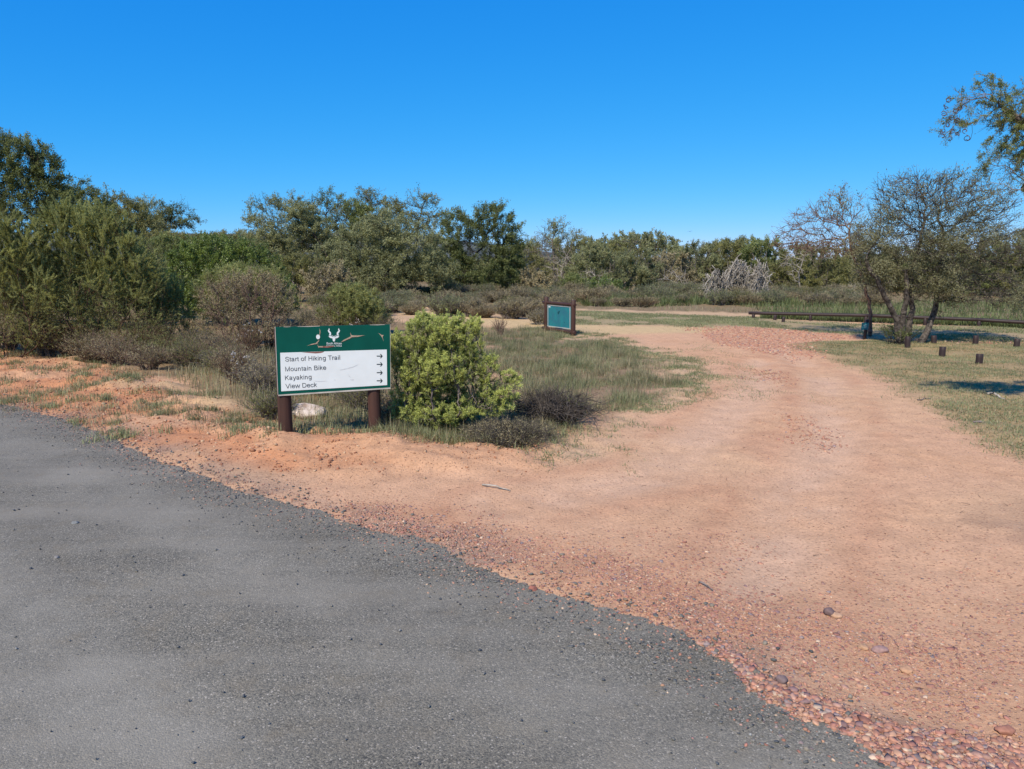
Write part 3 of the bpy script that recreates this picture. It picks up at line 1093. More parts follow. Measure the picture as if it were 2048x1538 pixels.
ARCH = [(110, 330), (135, 410), (190, 462), (265, 480), (345, 462), (400, 410), (418, 330), (418, 0)]
PB_ = [(120, 675), (420, 675), (520, 640), (570, 560), (570, 450), (520, 370), (420, 335), (120, 335)]
GLYPH = {                                   # plain grotesque letters: advance, centre lines of the strokes
    "S": (667, [[(590, 510), (550, 610), (450, 675), (330, 685), (200, 660), (125, 590), (115, 500), (170, 420), (300, 375), (440, 340), (560, 275), (595, 190), (560, 100), (460, 42), (330, 32), (200, 58), (110, 130), (85, 230)]]),
    "t": (278, [[(130, 640), (130, 110), (150, 55), (195, 38), (258, 42)], [(25, 480), (245, 480)]]),
    "a": (556, [[(80, 375), (110, 445), (190, 480), (290, 482), (375, 452), (410, 385), (410, 110), (440, 0)], [(410, 300), (300, 270), (160, 250), (88, 195), (82, 120), (120, 55), (190, 33), (280, 45), (370, 100), (410, 190)]]),
    "r": (333, [[(110, 0), (110, 519)], [(110, 300), (135, 410), (205, 472), (315, 470)]]),
    "o": (556, [ell(278, 259, 203, 222)]),
    "f": (278, [[(110, 0), (110, 580), (132, 655), (190, 682), (272, 675)], [(20, 480), (238, 480)]]),
    "H": (722, [[(125, 0), (125, 716)], [(597, 0), (597, 716)], [(125, 390), (597, 390)]]),
    "i": (222, [[(110, 0), (110, 519)], [(110, 625), (110, 716)]]),
    "k": (500, [[(110, 0), (110, 716)], [(415, 519), (110, 215)], [(225, 325), (445, 0)]]),
    "n": (556, [[(110, 0), (110, 519)], ARCH]),
    "h": (556, [[(110, 0), (110, 716)], ARCH]),
    "g": (556, [ell(262, 262, 182, 220), [(445, 519), (445, 20), (430, -85), (370, -152), (270, -172), (170, -150), (108, -85)]]),
    "T": (611, [[(20, 675), (590, 675)], [(305, 675), (305, 0)]]),
    "l": (222, [[(110, 0), (110, 716)]]),
    "M": (833, [[(120, 0), (120, 690), (416, 50), (712, 690), (712, 0)]]),
    "u": (556, [[(110, 519), (110, 170), (135, 85), (205, 38), (285, 42), (370, 95), (418, 185)], [(418, 519), (418, 0)]]),
    "B": (667, [[(120, 0), (120, 716)], [(120, 675), (390, 675), (490, 635), (525, 545), (490, 440), (390, 392), (120, 392)], [(390, 388), (520, 350), (578, 260), (575, 155), (520, 75), (400, 42), (120, 42)]]),
    "e": (556, [[(78, 268), (482, 268), (470, 350), (425, 430), (355, 475), (275, 482), (185, 458), (105, 380), (76, 262), (95, 150), (155, 68), (245, 36), (335, 38), (420, 78), (470, 145)]]),
    "K": (667, [[(120, 0), (120, 716)], [(585, 716), (120, 262)], [(285, 422), (605, 0)]]),
    "y": (500, [[(40, 519), (250, 10)], [(460, 519), (225, -100), (175, -165), (65, -168)]]),
    "V": (667, [[(30, 716), (333, 25), (637, 716)]]),
    "w": (722, [[(40, 519), (193, 35), (361, 480), (529, 35), (683, 519)]]),
    "D": (722, [[(125, 0), (125, 716)], [(125, 675), (380, 675), (520, 632), (612, 520), (640, 360), (612, 200), (520, 85), (380, 42), (125, 42)]]),
    "c": (500, [[(440, 350), (400, 440), (330, 480), (250, 482), (160, 448), (97, 370), (78, 260), (97, 150), (155, 68), (245, 36), (335, 42), (410, 100), (445, 180)]]),
    "A": (667, [[(30, 0), (333, 690), (637, 0)], [(150, 245), (517, 245)]]),
    "N": (722, [[(125, 0), (125, 690), (597, 26), (597, 716)]]),
    "I": (278, [[(140, 0), (140, 716)]]), "O": (778, [ell(389, 358, 330, 328)]), "L": (556, [[(120, 716), (120, 42), (525, 42)]]),
    "P": (667, [[(120, 0), (120, 716)], PB_]), "R": (722, [[(120, 0), (120, 716)], PB_, [(390, 335), (640, 0)]]), " ": (278, []),
}


def text_part(name, text, p0, p1, mat, parent, extr=0.0006, org=so_, bold=0.0, squash=1.0):
    hw_ = 43 + bold * 1600
    V, F, adv, pen = [], [], 0, 0
    for chn in text:
        w_, strokes = GLYPH[chn]
        for si, st_ in enumerate(strokes):
            q = np.array(st_, float)
            closed = np.allclose(q[0], q[-1])
            d = unit(np.diff(q, axis=0))
            n_ = np.column_stack([-d[:, 1], d[:, 0]])
            m_ = np.zeros_like(q)
            for i in range(len(q)):
                a_ = n_[i - 1] if i > 0 else (n_[-1] if closed else n_[0])
                b_ = n_[i] if i < len(n_) else (n_[0] if closed else n_[-1])
                mm = a_ + b_
                mm /= max(np.linalg.norm(mm), 1e-6)
                m_[i] = mm * hw_ / max(mm @ b_, 0.35)
            o_ = len(V)
            for i in range(len(q)):
                V += [(*(q[i] + m_[i] + (pen, 0)), pen * 1e-7 + si * 1e-4), (*(q[i] - m_[i] + (pen, 0)), pen * 1e-7 + si * 1e-4)]
            for i in range(len(q) - 1):
                F.append((o_ + 2 * i, o_ + 2 * i + 1, o_ + 2 * i + 3, o_ + 2 * i + 2))
        pen += w_
    V = np.array(V)
    x0, x1 = V[:, 0].min(), V[:, 0].max()
    Lx = np.linalg.norm(p1 - p0)
    k = Lx / (x1 - x0)
    dx = (p1 - p0) / Lx
    up = np.cross(NB, dx)
    Wv = p0 + (V[:, :1] - x0) * k * dx + V[:, 1:2] * k * squash * up + V[:, 2:3] * NB - org
    return link(name, tri_mesh(name, Wv, np.array(F), mat), parent)


OFF = 0.0045
for s, a, b in (("Start of Hiking Trail", (348, 606), (888, 587)), ("Mountain Bike", (349, 703), (752, 686)),
                ("Kayaking", (347, 789), (607, 778)), ("View Deck", (351, 872), (660, 856))):
    o = text_part("lettering", s, z8(*a, OFF), z8(*b, OFF), M["letter"], board, squash=1.0)
    o["label"] = "line reading " + s
for cy in (552, 633, 715, 795):
    ab = MB()
    c0 = (1278, cy)

    def stroke(p, q, w):
        p, q = np.array(p, float), np.array(q, float)
        d = (q - p) / np.linalg.norm(q - p)
        s = np.array([-d[1], d[0]]) * w / 2
        ab.poly([z8(*(p + s), OFF), z8(*(q + s), OFF), z8(*(q - s), OFF), z8(*(p - s), OFF)])
    y = lambda dx: c0[1] - dx * 0.02
    ab.poly([z8(c0[0] - 29, cy + 5, OFF), z8(c0[0] + 20, cy + 5, OFF), z8(c0[0] + 20, cy - 4, OFF), z8(c0[0] - 29, cy - 4, OFF)])
    ab.poly([z8(c0[0] + 2, cy + 21, OFF + 3e-4), z8(c0[0] + 13, cy + 21, OFF + 3e-4), z8(c0[0] + 30, cy, OFF + 3e-4), z8(c0[0] + 13, cy - 20, OFF + 3e-4),
             z8(c0[0] + 2, cy - 20, OFF + 3e-4), z8(c0[0] + 19, cy, OFF + 3e-4)])
    ab.build("arrow", M["arrow"], board, so_)
# emblem: antelope head with twisted horns
em = MB()
horn = [(930, 132, 4), (932, 150, 8), (921, 166, 11), (932, 184, 13), (949, 203, 13), (950, 222, 13), (942, 240, 12)]
for sg in (1, -1):
    L_, R_ = [], []
    for i, (hx, hy, hw) in enumerate(horn):
        a = np.array(horn[max(i - 1, 0)][:2], float)
        b = np.array(horn[min(i + 1, len(horn) - 1)][:2], float)
        d = (b - a) / np.linalg.norm(b - a)
        s = np.array([-d[1], d[0]]) * hw
        c = np.array([hx, hy], float)
        L_.append(c + s)
        R_.append(c - s)
    mir = (lambda p: (p[0], p[1])) if sg == 1 else (lambda p: (2014 - p[0], p[1]))
    for i in range(len(horn) - 1):
        q = [mir(L_[i]), mir(L_[i + 1]), mir(R_[i + 1]), mir(R_[i])]
        em.poly([z5(*p, 0.002 + 0.00015 * (i % 2)) for p in (q if sg == -1 else q[::-1])])
    ear = [(963 + 37 * math.cos(t) , 262 + 24 * math.sin(t) + 8 * math.cos(t)) for t in np.linspace(0, 2 * math.pi, 20)[:-1]]
    em.poly([z5(*mir(p), 0.0024) for p in (ear if sg == -1 else ear[::-1])])
face = [(968, 243), (990, 246), (1007, 262), (1024, 246), (1046, 243), (1048, 275), (1030, 288), (1022, 330), (1007, 342), (992, 330), (984, 288), (966, 275)]
em.poly([z5(*p, 0.0027) for p in face[::-1]])
em.build("emblem", M["white"], board, so_)
br = MB()
for sg in (1, -1):
    mir = (lambda p: (p[0], p[1])) if sg == 1 else (lambda p: (2014 - p[0], p[1]))
    q = [(932, 246), (960, 240), (988, 252), (1003, 276), (985, 262), (958, 248), (934, 252)]
    br.poly([z5(*mir(p), 0.0031) for p in (q if sg == -1 else q[::-1])])
br.build("emblem_line", M["board"], board, so_)
text_part("lettering", "South African", z5(888, 384, 0.0022), z5(1132, 384, 0.0022), M["white"], board, bold=0.006, squash=1.1)["label"] = "line reading South African"
text_part("lettering", "NATIONAL PARKS", z5(890, 419, 0.0022), z5(1132, 419, 0.0022), M["white"], board, bold=0.005, squash=1.1)["label"] = "line reading NATIONAL PARKS"
# torn film on the green band
tears = {
    "peel": [[(580, 408), (650, 378), (722, 362), (768, 318), (780, 312), (768, 338), (742, 366), (765, 382), (738, 376), (652, 390)],
             [(774, 130), (795, 168), (791, 215), (786, 240), (779, 236), (784, 180)],
             [(1115, 350), (1158, 314), (1250, 268), (1274, 255), (1264, 195), (1284, 240), (1380, 243), (1496, 240), (1385, 264), (1292, 271), (1256, 292), (1168, 331)],
             [(1704, 198), (1752, 233), (1792, 238), (1772, 263), (1793, 340), (1764, 272), (1740, 240)],
             [(742, 393), (768, 411), (830, 411), (830, 433), (770, 430), (764, 442), (760, 420)]],
    "peel_red": [[(830, 411), (905, 409), (1010, 404), (1004, 420), (912, 435), (830, 433)],
                 [(492, 508), (600, 503), (720, 501), (855, 494), (838, 508), (800, 520), (715, 527), (602, 517)]],
    "white": [[(757 + 31 * math.cos(t), 265 + 37 * math.sin(t)) for t in np.linspace(0, 2 * math.pi, 18)[:-1]]],
}
for mk, lst in tears.items():
    for pts in lst:
        ar = sum(pts[i][0] * pts[(i + 1) % len(pts)][1] - pts[(i + 1) % len(pts)][0] * pts[i][1] for i in range(len(pts)))
        pts = pts if ar < 0 else pts[::-1]
        cx_, cy_ = np.mean(pts, 0)
        t_ = MB()
        hub = z5(cx_, cy_, 0.0058) if mk != "white" else z5(cx_, cy_, 0.0045)
        vs = [z5(*p, 0.0036) for p in pts]
        t_.poly(vs)
        t_.build("torn_film", M[mk], board, so_)
for pl2 in ([(884, 688), (960, 672), (1020, 655), (1075, 632), (1022, 661), (962, 678), (888, 693)], [(618, 797), (690, 800), (770, 797), (690, 806)],
            [(962, 720), (975, 745), (1000, 770), (972, 750)], [(985, 782), (1025, 780), (1020, 790), (1000, 792)], [(828, 790), (838, 782), (842, 792)]):
    ar = sum(pl2[i][0] * pl2[(i + 1) % len(pl2)][1] - pl2[(i + 1) % len(pl2)][0] * pl2[i][1] for i in range(len(pl2)))
    MB().poly([z8(*p, 0.0042) for p in (pl2 if ar < 0 else pl2[::-1])]).build("crease", M["crease"], board, so_)

# ------------------------------------------------------------------ the low frame board further back
il, ir = P(1092.5, 660.5), P(1146, 670)
UI = unit(ir - il)
UI[2] = 0
NI = np.array([UI[1], -UI[0], 0.0])
il[2], ir[2] = gh(il[0], il[1]), gh(ir[0], ir[1])


def zi(x, y, off=0.0, o=None):
    return onplane(1050 + x / 12.813, 570 + y / 12.813, il if o is None else o, NI) + NI * off


io_ = il.copy()
info = thing("notice_frame", io_, "blank faded teal notice board in a low brown pole frame by the sandy path", "notice board")
tl_, tr_ = zi(543, 305), zi(1217, 385)
MB().log(il - [0, 0, 0.15], [il[0], il[1], tl_[2]], 0.058, 0.057, 20, 6, 0.02, 3).build("post", M["pole"], info, io_, True)
MB().log(ir - [0, 0, 0.15], [ir[0], ir[1], tr_[2]], 0.058, 0.056, 20, 6, 0.02, 4).build("post", M["pole"], info, io_, True)
ra_, rb_ = zi(470, 445), zi(1285, 512)
MB().log(ra_, rb_, 0.04, 0.04, 16, 6, 0.02, 5).build("rail", M["pole"], info, io_, True)
ra_, rb_ = zi(455, 1092), zi(1285, 1228)
MB().log(ra_, rb_, 0.042, 0.042, 16, 6, 0.02, 6).build("rail", M["pole"], info, io_, True)
tb = MB()
tb.slab([zi(565, 505, 0.0), zi(565, 1050, 0.0), zi(1175, 1130, 0.0), zi(1175, 555, 0.0)], NI, 0.02)
tpan = tb.build("panel", M["teal"], info, io_)
rm2 = MB()
for q in ([(565, 505), (565, 522), (1175, 575), (1175, 555)], [(560, 1036), (560, 1054), (1170, 1134), (1170, 1112)], [(1148, 575), (1148, 1112), (1162, 1114), (1162, 577)],
          [(586, 530), (586, 1036), (596, 1036), (596, 530)]):
    rm2.slab([zi(*p, 0.008) for p in q], NI, 0.0078)
rm2.build("panel_rim", M["alu"], info, io_)
st = MB()
st.slab([zi(604, 543, 0.003), zi(604, 572, 0.003), zi(654, 575, 0.003), zi(654, 546, 0.003)], NI, 0.0028)
st.build("sticker", M["white"], info, io_)
for q in ([(836, 690), (850, 755), (866, 745), (890, 690), (906, 650), (872, 672)], [(1000, 940), (1008, 980), (1018, 950)]):
    MB().poly([zi(*p, 0.0025) for p in q]).build("stain", M["teal_mark"], info, io_)

# ------------------------------------------------------------------ rail fence, bollards, marker post
ra_, rb_ = gpt(1503, 637), gpt(2120, 661)
fo = ra_.copy()
fence = thing("rail_fence", fo, "long low brown pole rail on short posts along the far lawn", "fence")
rail_px = [(1499, 626.0), (1640, 628.7), (1735, 631), (1850, 634), (1955, 639.5), (2140, 650)]


def fence_pt(px):
    t = (px - 1503) / (2120 - 1503)
    d = rb_ - ra_
    # point of the fence line seen in column px
    k = (px - 1024) / FOC
    s = (k * ra_[1] - ra_[0]) / (d[0] - k * d[1])
    return ra_ + d * s


prev = None
for i, (px, py) in enumerate(rail_px):
    g_ = fence_pt(px * 1.0)
    z_ = PD(px, py, g_[1])[2]
    cur = np.array([g_[0], g_[1], z_])
    if prev is not None and i in (2, 4, 5):
        dd_ = unit(cur - prev)
        MB().log(prev - dd_ * 0.04, cur + dd_ * 0.04, 0.05, 0.047, 18, 8, 0.02, 20 + i).build("rail", M["pole_dark"], fence, fo, True)
        prev = cur
    elif prev is None:
        prev = cur
for i, px in enumerate((1506, 1620, 1731, 1850, 1958, 2060)):
    g_ = fence_pt(px)
    z_ = PD(px, np.interp(px, [p[0] for p in rail_px], [p[1] for p in rail_px]), g_[1])[2] - 0.03
    g_[2] = gh(g_[0], g_[1])
    MB().log(g_ - [0, 0, 0.15], [g_[0], g_[1], max(z_, g_[2] + 0.04)], 0.05, 0.048, 16, 4, 0.02, 40 + i).build("post", M["pole_dark"], fence, fo, True)

BOL = [((1958, 729), (1961, 708), 13, "nearest dark stub bollard on the right lawn beside the dappled shadow"),
       ((1884, 711), (1887, 693.5), 12, "dark stub bollard on the sunny right lawn just left of the nearest one"),
       ((1815, 694), (1817, 673), 10.5, "dark stub bollard standing in front of the multi-stemmed tree's foot"),
       ((1868, 686), (1869, 671), 10.5, "dark stub bollard close to the right of the multi-stemmed tree"),
       ((1951, 687), (1953, 671), 10, "middle stub bollard of the row along the far gravel lane"),
       ((2033, 692), (2036, 678), 11, "tilted stub bollard at the far right end of the lane"),
       ((1549, 640.5), (1551, 630), 6.5, "left one of the two tiny stubs before the rail fence end"),
       ((1566, 643.5), (1568, 634), 6.5, "right one of the two tiny stubs before the rail fence end")]
for i, (b, t, w_, lab) in enumerate(BOL):
    g_ = gpt(*b)
    q = PD(t[0], t[1], g_[1])
    r_ = w_ / 2 * g_[1] / FOC
    o = MB().log(g_ - [0, 0, 0.12], [q[0], g_[1] + 0.02, q[2]], r_ * 1.02, r_, 20, 5, 0.03, 60 + i, chamfer=0.15).build("bollard", M["pole_dark"], None, g_, True)
    o.location = g_
    tag(o, lab, "bollard", "wooden stub bollards on the lawns")

mk = gpt(1728, 677)
mark = thing("marker_post", mk, "slim brown trail marker post with a small teal plate", "marker post")
tq = PD(1735, 640, mk[1] - 0.02)
MB().log(mk - [0, 0, 0.1], tq, 0.04, 0.037, 14, 4, 0.02, 80).build("post", M["pole_dark"], mark, mk, True)
NM = unit(np.array([-0.35, -1, 0.0]))
pc = PD(1730, 652.5, mk[1] - 0.06)
um = np.array([-NM[1], NM[0], 0.0])
um = -um if um[0] < 0 else um
uz = np.array([0.07, 0, 1.0])
hw, hh_ = 0.075, 0.08
plate = MB()
plate.slab([pc - um * hw + uz * hh_, pc - um * hw - uz * hh_, pc + um * hw - uz * hh_, pc + um * hw + uz * hh_], NM, 0.012)
plo = plate.build("plate", M["teal"], mark, mk)
smu = MB()
for (a0, a1, b0, b1) in ((-0.45, 0.35, 0.1, 0.32), (-0.3, 0.5, -0.35, -0.1), (0.0, 0.45, 0.32, 0.5)):
    smu.slab([pc + um * hw * a0 + uz * hh_ * b1 + NM * 0.002, pc + um * hw * a0 + uz * hh_ * b0 + NM * 0.002, pc + um * hw * a1 + uz * hh_ * (b0 + .08) + NM * 0.002,
              pc + um * hw * a1 + uz * hh_ * (b1 + .08) + NM * 0.002], NM, 0.0015)
smu.build("plate_mark", paint_mat("pale_teal", (0.25, 0.42, 0.45)), plo, mk)

# ------------------------------------------------------------------ bird far off in the sky
bq = PD(1380, 463, 90)
Vb, Fb = [], []
sec = [(-0.22, 0.004), (-0.14, 0.03), (-0.04, 0.055), (0.06, 0.05), (0.13, 0.035), (0.17, 0.04), (0.21, 0.022), (0.25, 0.004)]
for (sx, sr) in sec:
    for k in range(8):
        th = k * math.pi / 4
        Vb.append((sx, sr * math.cos(th), sr * math.sin(th) * 0.9))
for i in range(len(sec) - 1):
    for k in range(8):
        Fb.append((i * 8 + k, i * 8 + (k + 1) % 8, (i + 1) * 8 + (k + 1) % 8, (i + 1) * 8 + k))
for sg in (1, -1):
    o_ = len(Vb)
    for (wx, wy, wz, ch) in ((0.05, 0.03, 0.02, 0.14), (0.06, 0.16, 0.07, 0.13), (0.02, 0.30, 0.06, 0.10), (-0.05, 0.40, 0.02, 0.03)):
        Vb += [(wx + ch * 0.4, wy * sg, wz), (wx - ch * 0.6, wy * sg, wz - 0.01), (wx - ch * 0.1, wy * sg, wz + 0.015), (wx - ch * 0.1, wy * sg, wz - 0.012)]
    for i in range(3):
        a = o_ + i * 4
        for p_, q_ in ((0, 2), (2, 1), (1, 3), (3, 0)):
            Fb.append((a + p_, a + q_, a + 4 + q_, a + 4 + p_))
bird = link("bird", tri_mesh("bird", Vb, Fb, bark_mat("dark_feather", (0.02, 0.018, 0.016), (0.06, 0.05, 0.045)), smooth=True), loc=bq)
bird.rotation_euler = (0, 0, 1.2)
bird.scale = (0.7, 0.7, 0.7)
tag(bird, "tiny dark bird flying far off above the thicket", "bird")

# ------------------------------------------------------------------ stones, chips and clods
def ico():
    t = (1 + 5 ** 0.5) / 2
    v = unit(np.array([(-1, t, 0), (1, t, 0), (-1, -t, 0), (1, -t, 0), (0, -1, t), (0, 1, t), (0, -1, -t), (0, 1, -t), (t, 0, -1), (t, 0, 1), (-t, 0, -1), (-t, 0, 1)], float))
    f = np.array([(0, 11, 5), (0, 5, 1), (0, 1, 7), (0, 7, 10), (0, 10, 11), (1, 5, 9), (5, 11, 4), (11, 10, 2), (10, 7, 6), (7, 1, 8), (3, 9, 4), (3, 4, 2), (3, 2, 6), (3, 6, 8), (3, 8, 9),
                  (4, 9, 5), (2, 4, 11), (6, 2, 10), (8, 6, 7), (9, 8, 1)])
    return v, f


ICOV, ICOF = ico()
PAL = np.array([(0.46, 0.22, 0.14), (0.38, 0.17, 0.12), (0.52, 0.29, 0.18), (0.29, 0.17, 0.15), (0.22, 0.165, 0.155), (0.57, 0.4, 0.27), (0.42, 0.235, 0.17), (0.34, 0.25, 0.22)])
PALF = PAL * np.array([1.12, 1.12, 1.1])
PALP = np.array([0.3, 0.18, 0.22, 0.07, 0.025, 0.06, 0.13, 0.03])


def stones(xy, size, r, pal, pp, flat=0.5, sink=0.3, zoff=0.0):
    n = len(xy)
    s = size[:, None] * r.uniform(0.6, 1.25, (n, 3)) * 0.5
    s[:, 2] *= flat
    v = ICOV[None] * (1 + r.normal(size=(n, 12, 1)) * 0.22) * s[:, None, :]
    a = r.uniform(0, 6.28, n)
    tl = r.normal(size=(n, 2)) * 0.18
    x, y, z = v[..., 0], v[..., 1], v[..., 2]
    z = z + x * tl[:, :1] + y * tl[:, 1:]
    ca, sa = np.cos(a)[:, None], np.sin(a)[:, None]
    x, y = x * ca - y * sa, x * sa + y * ca
    h = ground_h(xy) + zoff
    V = np.stack([x + xy[:, :1], y + xy[:, 1:], z + (h + s[:, 2] * (1 - 2 * sink))[:, None]], 2).reshape(-1, 3)
    F = (ICOF[None] + (np.arange(n) * 12)[:, None, None]).reshape(-1, 3)
    col = pal[r.choice(len(pal), n, p=pp / pp.sum())] * r.uniform(0.75, 1.2, (n, 1))
    return V, F, np.repeat(col, 12, 0)


def scatter(name, n, r, soft=0.2, amp=0.3, clump=0.0, s=0.4, power=1.0, maxy=60):
    """random points of a zone, thinner towards its broken border"""
    poly = Z[name]
    lo, hi = poly.min(0) - 0.4, poly.max(0) + 0.4
    lo, hi = np.maximum(lo, [-40, 1.6]), np.minimum(hi, [40, maxy])
    out, tot = [], 0
    for _ in range(60):
        p = r.uniform(lo, hi, (max(n, 2000), 2))
        w = zone(p, name, soft, amp) ** power
        if clump:
            w = w * np.clip((fbm(p[:, 0], p[:, 1], s, 4) - 0.5) * 6 * clump + 0.6, 0.02, 1)
        # nearer ground is seen larger: keep more points there
        p = p[r.random(len(p)) < w]
        out.append(p)
        tot += len(p)
        if tot >= n:
            break
    return np.concatenate(out)[:n]


rs = np.random.default_rng(91)
ST = []


def put(xy, lo, hi, pal=PAL, pp=PALP, off_road=True, **k):
    if off_road:
        xy = xy[inside_sd(xy, road_poly) < 0.02]
    sz = lo * (hi / lo) ** (rs.random(len(xy)) ** 1.8)
    ST.append(stones(xy, sz, rs, pal, pp, **k))


put(scatter("grav_edge", 3800, rs, 0.05, 0.1), 0.012, 0.042, flat=0.42)
put(scatter("grav_right", 30000, rs, 0.8, 0.6, 0.45, 0.8), 0.003, 0.02, flat=0.4, sink=0.4)
put(scatter("grav_right", 420, rs, 0.4, 0.5), 0.018, 0.038, flat=0.4, sink=0.45)
put(scatter("grav_strip", 6200, rs, 0.2, 0.3, 0.5, 0.5), 0.005, 0.028, flat=0.42, sink=0.4)
put(scatter("grav_far", 4600, rs, 0.25, 0.3), 0.025, 0.06, PALF, PALP, flat=0.5)
put(scatter("grav_mid", 480, rs, 0.25, 0.4), 0.012, 0.035)
put(scatter("grav_mid2", 400, rs, 0.25, 0.5), 0.015, 0.04)
# loose grit all over the track
tr = np.column_stack([rs.uniform(-3, 9, 64000), 1.9 + 13 * rs.random(64000) ** 1.5])
tr = tr[rs.random(len(tr)) < np.clip((fbm(tr[:, 0], tr[:, 1], 0.9, 4) - 0.38) * 3.2, 0.04, 1)]
put(tr, 0.0035, 0.016)
# soil and grit spilled over the broken asphalt edge
ke = rs.integers(40, len(edge_r) - 40, 15000)
sp = edge_r[ke] + nrm[ke] * (rs.normal(size=(len(ke), 1)) * 0.16) + rs.normal(size=(len(ke), 2)) * 0.02
sp = sp[(sp[:, 1] > 1.7) & (sp[:, 1] < 11)]
put(sp[:len(sp) * 2 // 3], 0.004, 0.02, off_road=False, flat=0.5, zoff=0.004)
put(sp[len(sp) * 2 // 3:], 0.004, 0.03, np.array([(0.10, 0.1, 0.095), (0.16, 0.15, 0.125), (0.24, 0.2, 0.15)]), np.ones(3), off_road=False, flat=0.6, zoff=0.003)
# soil clods on the verge
CL = np.array([(0.42, 0.19, 0.10), (0.47, 0.24, 0.13), (0.36, 0.15, 0.08), (0.5, 0.33, 0.2)])
cl_ = scatter("orange", 3000, rs, 0.25, 0.4, 0.6, 0.5)
put(cl_, 0.012, 0.045, CL, np.ones(4), flat=0.75)
cl2 = scatter("verge", 6000, rs, 0.2, 0.3, 0.8, 0.5)
put(cl2, 0.006, 0.035, CL, np.ones(4), flat=0.75)
V_ = np.concatenate([a[0] for a in ST])
of_ = np.cumsum([0] + [len(a[0]) for a in ST[:-1]])
F_ = np.concatenate([a[1] + o for a, o in zip(ST, of_)])
C_ = np.concatenate([a[2] for a in ST])
gr = link("gravel", tri_mesh("gravel", V_, F_, M["stone"], col=C_))
tag(gr, "loose red and purple gravel and soil clods strewn over the dirt track", "gravel", kind="stuff")
# grey chips lying on the asphalt and along its edge
k = rs.integers(60, len(edge_r), 5200)
e_xy = edge_r[k] - nrm[k] * np.abs(rs.normal(size=(len(k), 1))) * 0.22 * np.sign(inside_sd(edge_r[k] + nrm[k] * 0.3, road_coarse))[:, None] * -1
w_xy = np.column_stack([rs.uniform(-6, 2.5, 3600), 1.9 + 7 * rs.random(3600) ** 1.5])
w_xy = w_xy[inside_sd(w_xy, road_poly) > 0.03]
e_xy = e_xy[(e_xy[:, 1] > 1.7) & (e_xy[:, 1] < 12)]
GP = np.array([(0.10, 0.105, 0.11), (0.16, 0.155, 0.14), (0.22, 0.2, 0.17), (0.06, 0.065, 0.075), (0.3, 0.29, 0.27)])
a1 = stones(e_xy, 0.004 + 0.011 * rs.random(len(e_xy)) ** 2, rs, GP, np.array([4, 4, 2, 3, .4]), 0.7, 0.2, 0.006)
a2 = stones(w_xy, 0.004 + 0.013 * rs.random(len(w_xy)) ** 5, rs, GP, np.array([4, 4, 2, 3, .6]), 0.7, 0.2, 0.008)
ch = link("asphalt_chips", tri_mesh("asphalt_chips", np.concatenate([a1[0], a2[0]]), np.concatenate([a1[1], a2[1] + len(a1[0])]), M["stone"], col=np.concatenate([a1[2], a2[2]])))
tag(ch, "grey asphalt chips lying loose on the road and its crumbling edge", "chips", kind="stuff")


def rock(name, px, py, size, col, label, seed, flat=0.5, cat="stone"):
    r = np.random.default_rng(seed)
    b = bmesh.new()
    bmesh.ops.create_icosphere(b, subdivisions=3, radius=1.0)
    v = np.array([q.co[:] for q in b.verts])
    f = np.array([[q.index for q in fc.verts] for fc in b.faces])
    b.free()
    pl = unit(r.normal(size=(14, 3)))
    for q in pl:                                   # chop facets
        hgt = r.uniform(0.62, 0.9)
        d = v @ q
        v = v - np.maximum(d - hgt, 0)[:, None] * q
    v = v * (1 + (fbm(v[:, 0] * 2 + v[:, 2], v[:, 1] * 2 + v[:, 2], 0.8, 3)[:, None] - 0.5) * 0.25)
    v = v * np.array(size) * 0.5
    g_ = gpt(px, py)
    v[:, 2] += size[2] * 0.25
    o = link(name, tri_mesh(name, v, f, M["rock"] if col is None else M["stone"], col=None if col is None else np.tile(col, (len(v), 1))), loc=g_)
    o.rotation_euler = (0, 0, r.uniform(-0.4, 0.4))
    return tag(o, label, cat)


rock("boulder", 612, 832, (0.52, 0.34, 0.24), None, "pale weathered boulder lying behind the trail sign's left post", 2, cat="rock")
rock("boulder", 552, 822, (0.14, 0.12, 0.1), None, "small pale stone just left of the trail sign's left post", 3, cat="rock")
rock("stone", 1657, 1226, (0.06, 0.06, 0.05), (0.17, 0.11, 0.1), "dark purple stone with a pale one beside it on the gravel", 5)
rock("stone", 1673, 1230, (0.06, 0.05, 0.035), (0.5, 0.3, 0.18), "pale orange stone touching the dark purple stone", 6)
rock("stone", 1757, 1300, (0.09, 0.055, 0.035), (0.36, 0.22, 0.19), "flat pinkish grey stone, widest one amid the gravel", 7)
rock("stone", 1726, 1296, (0.05, 0.045, 0.03), (0.48, 0.28, 0.16), "pale tan stone left of the flat pinkish one", 8)
rock("stone", 1812, 1342, (0.055, 0.05, 0.035), (0.5, 0.28, 0.16), "tan angular stone midway down the right gravel", 9)
rock("stone", 1066, 1181, (0.05, 0.045, 0.04), (0.34, 0.13, 0.09), "red brown stone sitting on the asphalt edge", 10)
rock("stone", 1562, 1366, (0.055, 0.05, 0.04), (0.2, 0.14, 0.13), "purple stone lying in the pebble strip along the road", 11)
rock("stone", 2010, 1465, (0.085, 0.06, 0.035), (0.38, 0.17, 0.11), "broad flat red stone near the lower right corner", 12)
rock("stone", 876, 1083, (0.045, 0.04, 0.03), (0.46, 0.24, 0.13), "orange stone on the gravel heap by the road edge", 13)
rock("stone", 150, 1048, (0.05, 0.04, 0.03), (0.2, 0.2, 0.19), "grey stone lying alone on the asphalt at left", 14)
rock("stone", 113, 1117, (0.04, 0.035, 0.025), (0.24, 0.22, 0.2), "paler grey stone on the asphalt nearer the camera", 15)


